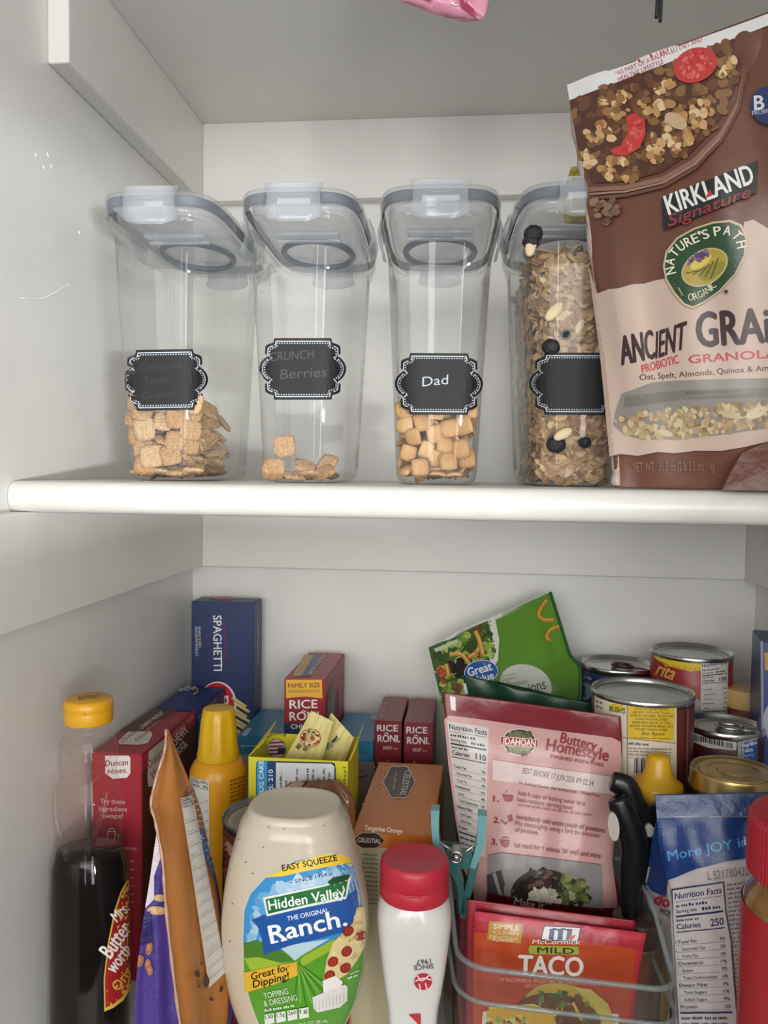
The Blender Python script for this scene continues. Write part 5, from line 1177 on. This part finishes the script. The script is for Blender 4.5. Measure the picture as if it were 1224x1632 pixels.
# ------------------------------------------------------------------ clear bin with its contents
BINC = clearmat('f0f3f3', .05, 1.0, .06, 'bin', 'cdd2d2')
F0, F1 = at(733, 1540, .535), at(1090, 1562, .525)
ax = F1 - F0; ax[2] = 0; wbn = np.linalg.norm(ax); ax /= wbn; ay = np.array([-.16, .987, 0]); az = np.array([0, 0, 1.0]); org = np.array([F0[0], F0[1], ZLOW + .001])
Lb = .115
zf, zbk = F0[2] - org[2], at(1012, 1388, .62)[2] - org[2]
t = Thing('storage_bin', 'clear plastic bin with a low lipped front holding pouches and taco seasoning', 'bin', org + ax * wbn / 2 + ay * Lb / 2)
def rim_h(y):
    q = min(1, max(0, (y - .01) / .055)); q = q * q * (3 - 2 * q); return zf + (zbk - zf) * q
def W3(x, y, z): return org + ax * x + ay * y + az * z
rad = .020; path = [(x_, y_) for x_, y_ in [(0, Lb)] + [(0, Lb + (rad - Lb) * k / 10) for k in range(1, 11)]]
path += [(rad - rad * math.cos(a), rad - rad * math.sin(a)) for a in np.linspace(0, math.pi / 2, 9)[1:]] + [(rad + (wbn - 2 * rad) * k / 8, 0) for k in range(1, 9)]
path += [(wbn - rad + rad * math.sin(a), rad - rad * math.cos(a)) for a in np.linspace(0, math.pi / 2, 9)[1:]] + [(wbn, rad + (Lb - rad) * k / 10) for k in range(1, 11)] + [(wbn - (wbn) * k / 8, Lb) for k in range(1, 8)]
npth = len(path); fr_ = np.linspace(0, 1, 7)
cxb, cyb = wbn / 2, Lb / 2
V = []
for q in fr_:
    for x, y in path: k = .93 + .07 * q; V.append(W3(cxb + (x - cxb) * k, cyb + (y - cyb) * k, q * rim_h(y)))
F = [(i * npth + j, i * npth + (j + 1) % npth, (i + 1) * npth + (j + 1) % npth, (i + 1) * npth + j) for i in range(6) for j in range(npth)] + [tuple(range(npth))[::-1]]
wall_ = t.part('bin_wall', np.array(V), F, BINC, auto=60)
V, F = tube([W3(x, y, rim_h(y)) for x, y in path], .0019, 8, closed=True); t.part('rim', V, F, clearmat('dfe6e6', .30, 1.0, .1, 'rim', 'b8c0c0'))
lip = [(x, y) for x, y in path if y < .07]
V, F = tube([W3(x + (x - cxb) * .015, y - .002, zf - .0225 + .4 * (rim_h(y) - zf)) for x, y in lip], .0017, 8); t.part('front_ridge', V, F, clearmat('dfe6e6', .30, 1.0, .1, 'rim', 'b8c0c0'))

# mashed potato pouch
L = np.vstack([[W3(.012, Lb * .70, .003)], pts((757, 1445, .628), (740, 1380, .635), (724, 1290, .645), (712, 1190, .652), (707, 1103, .66))])
R = np.vstack([[W3(wbn - .012, Lb * .72, .003)], pts((990, 1450, .630), (975, 1370, .632), (983, 1300, .640), (991, 1200, .65), (989, 1142, .655))])
ip = Pouch(L, R, .012, .010, .22, .7, .0006, 51, 36, 50, pw=.7)
t = Thing('mashed_potato_pouch', 'dusty pink mashed potato pouch with a maroon top band, standing in the clear bin', 'pouch', (L[0] + R[0]) / 2); V, F = ip.mesh(); t.part('bag', V, F, mat('7c1f2a', .3, bump=.3, bscale=40))
A = ip.art(12)
A.poly([(709, 1146), (716, 1140), (760, 1146), (880, 1164), (976, 1176), (988, 1182), (989, 1210), (983, 1300), (974, 1370), (984, 1446), (752, 1446), (742, 1390), (728, 1310), (716, 1220)], 'cfa09e')
A.poly([(717, 1109), (726, 1111), (727, 1133), (719, 1131)], 'e4d8d4')
A.nutrition([(713, 1149), (779, 1160), (774, 1366), (735, 1350)], cal='110', rows=10, paper='cfc8c4')
oc = (828, 1183)
A.ell(828, 1183, 27, 21, 'e8dccc', 6); A.ell(828, 1183, 25.5, 19.5, '3a3424', 6); A.ell(828, 1183, 22, 16, '8c8a5c', 6); A.blobs([(808, 1178), (815, 1168), (842, 1170), (848, 1180)], 20, 5, ['4a4a34', '6a6844']); A.blobs([(810, 1196), (846, 1198), (838, 1202), (818, 1200)], 12, 4, ['5a4a2a', '7a6a3a'])
A.poly([(798, 1174), (858, 1179), (857, 1192), (799, 1188)], 'e8dccc'); A.poly([(799, 1175), (857, 1180), (856, 1191), (800, 1187)], 'a01c28'); A.text('IDAHOAN', (803, 1186), (853, 1190), 9.5, 'f0e8e0', .04)
A.text('Buttery', (891, 1184), (948, 1197), 16, '93242f', .012); A.text('Homestyle', (870, 1196), (966, 1212), 18, '93242f', .025); A.text('MASHED POTATOES', (877, 1207), (959, 1221), 5, '93242f', .02)
A.poly([(786, 1210), (982, 1238), (981, 1266), (786, 1242)], 'dcc8c4'); A.text('BEST BEFORE 17 JUN 2026 IF9 02:34', (832, 1231), (943, 1252), 9, '3a2c30', .0)
A.text('No Artificial Flavors . No Artificial Dyes . Gluten Free', (826, 1248), (952, 1269), 4.5, '7a2c34', .01)
for k, (n1, y1, xa) in enumerate((('1.', 1276, 787), ('2.', 1310, 788), ('3.', 1345, 785))): A.text(n1, (xa, y1), (xa + 9, y1 + 1), 9, '93242f', .03)
A.poly([(801, 1265), (818, 1267), (816, 1275), (811, 1277), (805, 1276)], '93242f'); A.line([(807, 1262), (808, 1258)], 1, '93242f'); A.poly([(809, 1300), (815, 1297), (817, 1306), (811, 1309)], '93242f'); A.line([(800, 1306), (806, 1313), (809, 1309)], 1.5, '93242f')
A.poly([(798, 1337), (812, 1339), (810, 1348), (805, 1350), (800, 1347)], '93242f'); A.line([(801, 1334), (810, 1334)], 1.5, '93242f')
A.text('Add 4 cups of boiling water to a', (824, 1266), (931, 1283), 7, '7c2830', .005); A.text('heat-resistant serving bowl.', (823, 1276), (913, 1290), 7, '7c2830', .005); A.text('CAUTION: BOWL AND WATER WILL BE VERY HOT!', (823, 1283), (940, 1300), 3.6, '93242f', .01)
A.text('Immediately add entire pouch of potatoes.', (822, 1304), (962, 1326), 7.5, '7c2830', .012); A.text('Mix thoroughly using a fork to moisten', (820, 1314), (952, 1334), 7, '7c2830', .005); A.text('all potatoes.', (820, 1324), (858, 1330), 7, '7c2830', .005)
A.text('Let stand for 1 minute. Stir well and enjoy.', (819, 1349), (956, 1366), 7.5, '7c2830', .01)
A.poly([(781, 1362), (800, 1358), (956, 1376), (957, 1446), (780, 1440)], '8d8a8a'); A.poly([(779, 1392), (800, 1384), (812, 1430), (779, 1428)], '4a4648')
A.line([(790, 1390), (800, 1424)], 5, '9a9696'); A.ell(870, 1420, 66, 46, '8a8684', 8); A.ell(872, 1424, 58, 40, '2e2826', 8)
A.blobs([(828, 1412), (838, 1388), (870, 1380), (884, 1400), (870, 1420), (840, 1424)], 50, 6, ['3a2a26', '5a4038', '241a18', '6e5046']); A.blobs([(886, 1410), (900, 1388), (928, 1400), (938, 1430), (910, 1446), (888, 1432)], 70, 6, ['5a6438', '8a905c', '38402a', 'a8ac80', '6a7040'])
A.blobs([(834, 1430), (850, 1412), (878, 1414), (890, 1436), (850, 1440)], 40, 7, ['cfc8b4', 'ded8c8', 'bcb49e']); A.poly([(778, 1420), (800, 1424), (860, 1434), (960, 1446), (960, 1470), (778, 1460)], '5c1420'); A.text('Make it', (819, 1438), (866, 1446), 11, 'd8ccc8', .02)
A.build(t, 'front_print', printmat(.30, .3, 40))

# taco seasoning packets, a stack leaning on the bin front
def packet(label, dx, dy, dz, mcol, art=None, rot=0):
    y0 = .026 + dy
    off = ax * dx + ay * dy + az * dz
    TL_, TR_ = at(757, 1452, .565), at(1029, 1487, .563)
    BL_ = np.array([TL_[0] + .002, .553, ZLOW + .006]); BR_ = np.array([TR_[0] - .012, .551, ZLOW + .006])
    Lr = np.array([BL_, (BL_ + TL_) / 2 + [-.001, 0, 0], TL_]) + off; Rr = np.array([BR_, (BR_ + TR_) / 2 + [-.002, 0, 0], TR_]) + off
    k = Pouch(Lr, Rr, .0030, .0022, .15, .7, .0003, 60 + int(dy * 3000), 26, 36)
    t = Thing('seasoning_packet', label, 'packet', (Lr[0] + Rr[0]) / 2, 'seasoning packets in the clear bin'); V, F = k.mesh(); t.part('sachet_body', V, F, mat(mcol, .3, bump=.2, bscale=60))
    if art: A = k.art(12, .0005); art(A); A.build(t, 'front_print', printmat(.3, .25, 60))
    return t
def taco(A):
    A.poly([(757, 1451), (1030, 1486), (1022, 1518), (1010, 1512), (880, 1492), (752, 1486)], 'ac2430')
    A.poly([(752, 1486), (880, 1492), (1012, 1512), (1010, 1560), (1000, 1640), (748, 1640)], 'b4441f')
    A.poly([(755, 1450), (1030, 1485), (1029, 1500), (756, 1466)], 'bc2a40')
    A.poly([(780, 1467), (834, 1472), (830, 1503), (776, 1497)], 'bd8a3c'); A.text('SIMPLE', (786, 1479), (827, 1483), 8, 'e8dcc8', .02); A.text('CLEAN', (786, 1487), (826, 1490), 5, 'd8c8b0', .03); A.text('DELICIOUS', (781, 1494), (825, 1498), 5, 'e0d0b8', .02); A.text('FLAVOR', (786, 1499), (818, 1501), 4, 'e0d0b8', .02)
    A.poly([(867, 1474), (927, 1477), (922, 1501), (861, 1498)], '22345c'); A.poly([(868, 1476), (924, 1479), (920, 1499), (863, 1496)], 'dfdcd8')
    for x in (876, 890, 904): A.poly([(x, 1480), (x + 8, 1480.5), (x + 6, 1497), (x - 2, 1497)], '24406c')
    A.line([(876, 1482), (884, 1480), (890, 1482)], 3, '24406c'); A.line([(890, 1482), (898, 1480), (904, 1482)], 3, '24406c'); A.poly([(904, 1494), (917, 1489), (915, 1494), (908, 1498)], 'c8343c')
    A.text('McCormick', (848, 1503), (924, 1504), 7, 'e4dcd4', .02, .2)
    A.poly([(845, 1505), (921, 1507), (923, 1518), (919, 1520), (843, 1519), (842, 1510)], '9aa43c'); A.text('MILD', (856, 1517), (914, 1519), 9, '3a1c14', .05)
    A.text('TACO', (826, 1550), (928, 1554), 29, 'e6dfd8', .05)
    A.text('14 McCORMICK SPICES | NO ARTIFICIAL FLAVORS', (798, 1562), (955, 1569), 5.5, 'd8b09c', .0); A.text('NO DAIRY INGREDIENTS', (837, 1572), (916, 1576), 5.5, 'd8b09c', .0)
    A.poly([(770, 1610), (985, 1614), (985, 1640), (768, 1640)], 'd8d0c4')
    A.ell(905, 1610, 72, 42, 'bfa03c', 15); A.ell(888, 1622, 70, 40, '6a4426', 10); A.blobs([(842, 1595), (862, 1578), (920, 1580), (950, 1610), (940, 1640), (880, 1640)], 80, 6, ['5a3620', '7a4a2a', '44602c', '8c9c4c', '6b8038'])
    A.line([(912, 1596), (926, 1622)], 5, 'd8b060'); A.poly([(915, 1572), (940, 1574), (968, 1598), (980, 1632), (962, 1632), (945, 1600)], 'cab65a')
    A.poly([(776, 1608), (800, 1600), (850, 1602), (880, 1612), (890, 1640), (776, 1640)], 'd0a038'); A.line([(780, 1604), (850, 1600), (886, 1616)], 4, 'e0bc5c'); A.blobs([(775, 1622), (830, 1618), (860, 1640), (775, 1640)], 40, 5, ['8aa44a', 'b8c878', '5a3420', 'a83c28'])
packet('orange and red mild taco seasoning packet, foremost in the bin', 0, 0, 0, 'b8323a', taco)
packet('red seasoning packet with a bent corner, second behind the taco packet', -.004, .009, .0030, 'a02834')
packet('dark maroon seasoning packet, third behind the taco packet', -.009, .017, -.001, '5a1a20')
packet('near black seasoning packet peeking out to one side behind the red ones', -.0115, .024, -.006, '241518')

# brown jar in the bin
jx = at(1040, 1520, .575); t = Thing('spice_jar', 'brown spice jar standing in the bin beside the taco packet', 'jar', (jx[0] - .004, .585, ZLOW + .003))
V, F = lathe([(.016, 0), (.018, .003), (.0185, .07), (.018, .085), (.0155, .095), (.0155, .100)], (jx[0] - .008, .592, ZLOW + .003), 36, cap0=True, cap1=True); t.part('jar_body', V, F, mat('5e4430', .25, vary=.15, bscale=120))
V, F = lathe([(.0165, .098), (.017, .1), (.017, .114), (.016, .116), (.0005, .116)], (jx[0] - .008, .592, ZLOW + .003), 36, cap0=True, cap1=True); t.part('lid', V, F, mat('3a2a20', .4))

# teal spring clip on the bin wall
TEAL = clearmat('a4d4d4', .62, 1.0, .15, 'teal', '86c2c6')
TEAL2 = clearmat('b4dcd8', .42, 1.0, .12, 'teal2', '4f8c8c')
t = Thing('spring_clip', 'translucent teal spring clip with wire spring, beside the red creamer lid', 'clip', at(728, 1440, .585))
def arm(nm, q, Y, m, w=.010, th=.0035):
    P = spline([at(x, y, Y) for x, y in q], 16); V = []; n = len(P); tg = np.gradient(P, axis=0); tg /= np.linalg.norm(tg, axis=1)[:, None]
    for i in range(n):
        s_ = np.cross(tg[i], [0, 1, 0]); s_ /= np.linalg.norm(s_); k = 1 - .35 * (i / (n - 1))
        for a, b_ in ((-1, -1), (1, -1), (1, 1), (-1, 1)): V.append(P[i] + s_ * a * th * k + np.array([0, 1, 0]) * b_ * w / 2)
    F = [(i * 4 + j, i * 4 + (j + 1) % 4, i * 4 + 4 + (j + 1) % 4, i * 4 + 4 + j) for i in range(n - 1) for j in range(4)] + [(3, 2, 1, 0), tuple(range(n * 4 - 4, n * 4))]
    return t.part(nm, np.array(V), F, m, smooth=False)
arm('handle', [(694, 1287), (694, 1315), (697, 1345), (707, 1366)], .583, TEAL, .011, .0031); arm('handle', [(769, 1295), (767, 1325), (762, 1352), (753, 1378)], .583, TEAL, .011, .0033)
arm('jaw', [(708, 1366), (724, 1384), (734, 1410), (736, 1450)], .585, TEAL2, .010, .0032); arm('jaw', [(756, 1370), (752, 1392), (745, 1422), (737, 1458)], .585, TEAL2, .010, .0032)
V, F = slab(pts((712, 1357, .579), (752, 1362, .579), (756, 1384, .579), (740, 1386, .579), (716, 1380, .579)), .009, (0, 1, 0)); t.part('bridge', V, F, TEAL2, smooth=False)
pv = at(727, 1367, .576); a = np.linspace(0, 14 * math.pi, 90); V, F = tube(np.stack([pv[0] + .0042 * np.cos(a), pv[1] + np.linspace(0, .012, 90), pv[2] + .0042 * np.sin(a)], -1), .0008, 6); spg = t.part('spring', V, F, STEEL)
for q in ([(727, 1360), (712, 1350), (700, 1342)], [(730, 1365), (744, 1356), (760, 1344)]): V, F = tube(pts(*[(x, y, .577) for x, y in q]), .0008, 6); t.part('spring_arm', V, F, STEEL, parent=spg)
V, F = lathe([(.0005, -.001), (.0022, -.0008), (.0026, 0), (.0026, .016)], (0, 0, 0), 16); V = np.stack([pv[0] + V[:, 0], pv[1] - .001 + V[:, 2], pv[2] + V[:, 1]], -1); t.part('pivot_pin', V, F, STEEL, smooth=True)

# black can opener
BLK = mat('101113', .28); t = Thing('can_opener', 'black handled can opener with white inlays standing beside the pink pouch', 'can opener', at(1005, 1400, .59))
def grip(nm, q, Y, r0, m, fl=.7):
    P = spline([at(x, y, Y) for x, y in q], 22); V, F = tube(P, [r0 * (.55 + .45 * math.sin(math.pi * min(1, (i + 2) / 20))) for i in range(22)], 14, flat=fl); return t.part(nm, V, F, m)
g1 = grip('handle', [(984, 1272), (992, 1290), (1004, 1318), (1011, 1352), (1006, 1400), (1004, 1450), (1004, 1520)], .590, .0105, BLK)
g2 = grip('handle', [(975, 1245), (996, 1254), (1006, 1280), (1022, 1310), (1032, 1350), (1024, 1400), (1016, 1470)], .604, .0105, BLK)
V, F = slab(pts((999, 1318, .598), (1030, 1288, .598), (1046, 1282, .598), (1050, 1340, .598), (1040, 1382, .598), (1010, 1380, .598)), .004, (0, 1, 0)); t.part('plate', V, F, mat('1a1b1e', .3, metal=.5), smooth=False)
def disc(nm, x, y, Y, rx, rz, m, tilt=0, parent=None):
    c_ = at(x, y, Y); a = np.linspace(0, 2 * math.pi, 28, endpoint=False); X, Z = rx * np.cos(a), rz * np.sin(a)
    P = np.stack([c_[0] + X * math.cos(tilt) - Z * math.sin(tilt), np.full(28, c_[1]), c_[2] + X * math.sin(tilt) + Z * math.cos(tilt)], -1); V, F = slab(P, .003, (0, 1, 0)); t.part(nm, V, F, m, smooth=False, parent=parent)
disc('inlay', 978, 1318, .583, .0040, .0105, mat('b8b0a8', .4), .12, g1); disc('inlay', 1035, 1324, .595, .0034, .0048, mat('b8b4b0', .35), .1, g2)
disc('wheel', 1003, 1360, .586, .003, .003, STEEL2)

# mustard bottle
c = (at(1051, 1280, .625)[0], .632); C3 = (*c, ZLOW)
def zm(y): return at(1051, y, .62)[2] - ZLOW
def rm(w_): return w_ / 2 * .62 / FPX
t = Thing('mustard_bottle', 'yellow mustard bottle whose stepped cone cap pokes up behind the blue doughnut bag', 'bottle', C3)
V, F = lathe([(rm(54), 0), (rm(60), .004), (rm(60), zm(1400)), (rm(60), zm(1345)), (rm(66), zm(1312)), (rm(70), zm(1292))], C3, 48, cap0=True, cap1=True); t.part('bottle_body', V, F, mat('cf9d1c', .35))
V, F = lathe([(rm(76), zm(1296)), (rm(79), zm(1290)), (rm(79), zm(1262)), (rm(76), zm(1256)), (rm(56), zm(1249)), (rm(44), zm(1240)), (rm(38), zm(1222)), (rm(33), zm(1215)), (rm(30), zm(1212)), (rm(18), zm(1210.5)), (.0005, zm(1210))], C3, 56, cap0=True, cap1=True); t.part('cone_cap', V, F, mat('d4a31a', .33), auto=50)

# doughnut bag with a folded top
L = np.vstack([pts((1078, 1660, .562), (1076, 1632, .562), (1076, 1560, .564), (1073, 1480, .566), (1064, 1400, .568), (1052, 1345, .570), (1048, 1302, .572))]); R = pts((1310, 1660, .545), (1312, 1632, .545), (1314, 1560, .546), (1316, 1480, .548), (1318, 1400, .55), (1318, 1345, .552), (1316, 1296, .553))
L = np.vstack([[[L[0][0], .56, ZLOW + .002]], L]); R = np.vstack([[[R[0][0], .545, ZLOW + .002]], R])
dp = Pouch(L, R, .010, .028, .25, .8, .0005, 71, 30, 50, pw=.45)
t = Thing('doughnut_bag', 'blue and white doughnut bag with a folded over blue top and nutrition panel', 'bag', (L[0] + R[0]) / 2); V, F = dp.mesh(); t.part('bag', V, F, mat('c9c2c0', .35, bump=.25, bscale=45))
A = dp.art(12)
A.poly([(1048, 1302), (1140, 1303), (1320, 1296), (1320, 1352), (1224, 1364), (1160, 1372), (1110, 1384), (1066, 1402), (1058, 1370), (1052, 1345)], '163a78')
A.text('More JOY in every bite', (1066, 1371), (1300, 1328), 15, '4a9ad0', .02); A.poly([(1183, 1333), (1216, 1328), (1222, 1348), (1186, 1352)], '163a78'); A.text('in a', (1186, 1347), (1228, 1342), 14, 'c8ccd4', .03)
A.text('L 52178042201', (1128, 1402), (1204, 1392), 13, '8a8486', .0)
A.poly([(1071, 1416), (1154, 1404), (1158, 1450), (1167, 1500), (1178, 1640), (1082, 1640), (1078, 1500)], '24305c'); A.poly([(1073, 1418), (1152, 1406), (1156, 1450), (1165, 1500), (1175, 1640), (1084, 1640), (1080, 1500)], 'c9c2c0')
A.nutrition([(1073, 1418), (1152, 1406), (1174, 1640), (1084, 1640)], ink='242e58', paper='c9c2c0', cal='250', rows=10)
for k in range(32): A.fine((1159 + k * .5, 1410 + k * 7), (1205, 1403 + k * 7), 3.4, '6a6468', 5)
A.build(t, 'front_print', printmat(.33, .3, 45))
q = pts((1044, 1268, .575), (1320, 1262, .555), (1317, 1299, .5505), (1047, 1304, .5695)); V, F = slab(q, .0022, (0, 1, 0)); fold = t.part('folded_top', V, F, mat('173670', .28, bump=.3, bscale=60), smooth=False)
A = Art(lambda u, v: (q[3] * (1 - np.asarray(u)[..., None]) + q[2] * np.asarray(u)[..., None]) * (1 - np.asarray(v)[..., None]) + (q[0] * (1 - np.asarray(u)[..., None]) + q[1] * np.asarray(u)[..., None]) * np.asarray(v)[..., None], (0, 1, 0, 1), 20, .0004)
A.polys([[(1072, 1301), (1116, 1299), (1112, 1302), (1080, 1303.5)], [(1130, 1301), (1150, 1300), (1150, 1302), (1130, 1303)]], '9098a8'); A.polys([[(1180, 1294), (1182, 1294), (1182, 1301), (1180, 1301)], [(1213, 1296), (1215, 1296), (1214, 1302), (1213, 1302)]], '8a98b8'); A.build(t, 'crease_wear', parent=fold)
g = [pts((1048, 1304, .574), (1066, 1402, .570), (1076, 1500, .568), (1077, 1600, .566), (1070, 1600, .585), (1052, 1500, .593), (1026, 1420, .604), (1038, 1340, .604))]
V, F = slab(g[0], .0008, (0, 1, 0)); gs = t.part('side_gusset', V, F, mat('c0bab8', .35, bump=.3, bscale=60), smooth=False)
nrm = np.cross(g[0][1] - g[0][0], g[0][6] - g[0][0]); S_ = plane(g[0][0], (g[0][6] - g[0][0]), (g[0][2] - g[0][0])); A = Art(S_, (-.8, 1.8, -.3, 1.6), 1e9, .0006)
A.poly([(1048, 1306), (1066, 1402), (1062, 1430), (1040, 1420), (1031, 1408), (1040, 1340)], '203a74'); A.line([(1036, 1382), (1031, 1406)], 2.5, 'c8c8cc'); A.text('do', (1043, 1440), (1066, 1447), 18, 'b0283c', .05); A.text('MOJ', (1052, 1455), (1068, 1460), 8, '4a2c28', .03); A.build(t, 'gusset_print', parent=gs)

# red lidded jar at the edge
c = (at(1196, 1400, .475)[0] + .0405, .475); C3 = (*c, ZLOW)
def zj(y): return at(1215, y, .44)[2] - ZLOW
rj = .0405
t = Thing('peanut_butter_jar', 'brown jar with a ribbed red lid and red label beside the doughnut bag', 'jar', C3)
V, F = lathe([(rj * .9, 0), (rj * 1.04, .005), (rj * 1.06, .02), (rj * 1.06, zj(1500)), (rj * 1.0, zj(1478)), (rj * .9, zj(1462)), (rj * .9, zj(1430))], C3, 64, cap0=True, cap1=True); t.part('jar_body', V, F, mat('8a6236', .15, coat=.5))
V, F = lathe([(rj * 1.062, .02), (rj * 1.068, .021), (rj * 1.068, zj(1500)), (rj * 1.062, zj(1496))], C3, 64); t.part('label', V, F, mat('b0202a', .35))
V = []; prof = [(1.0, zj(1442)), (1.0, zj(1440)), (1.0, zj(1352)), (.96, zj(1342)), (.86, zj(1339)), (.001, zj(1339))]; sg = 180
for k, (q, zz) in enumerate(prof):
    for j in range(sg): a = 2 * math.pi * j / sg; V.append((c[0] + rj * q * (1 + (.012 * (j % 2) if k in (1, 2) else 0)) * math.cos(a), c[1] + rj * q * (1 + (.012 * (j % 2) if k in (1, 2) else 0)) * math.sin(a), ZLOW + zz))
F = [(i * sg + j, i * sg + (j + 1) % sg, (i + 1) * sg + (j + 1) % sg, (i + 1) * sg + j) for i in range(5) for j in range(sg)]
t.part('ribbed_lid', np.array(V), F, mat('b02230', .4), smooth=False)
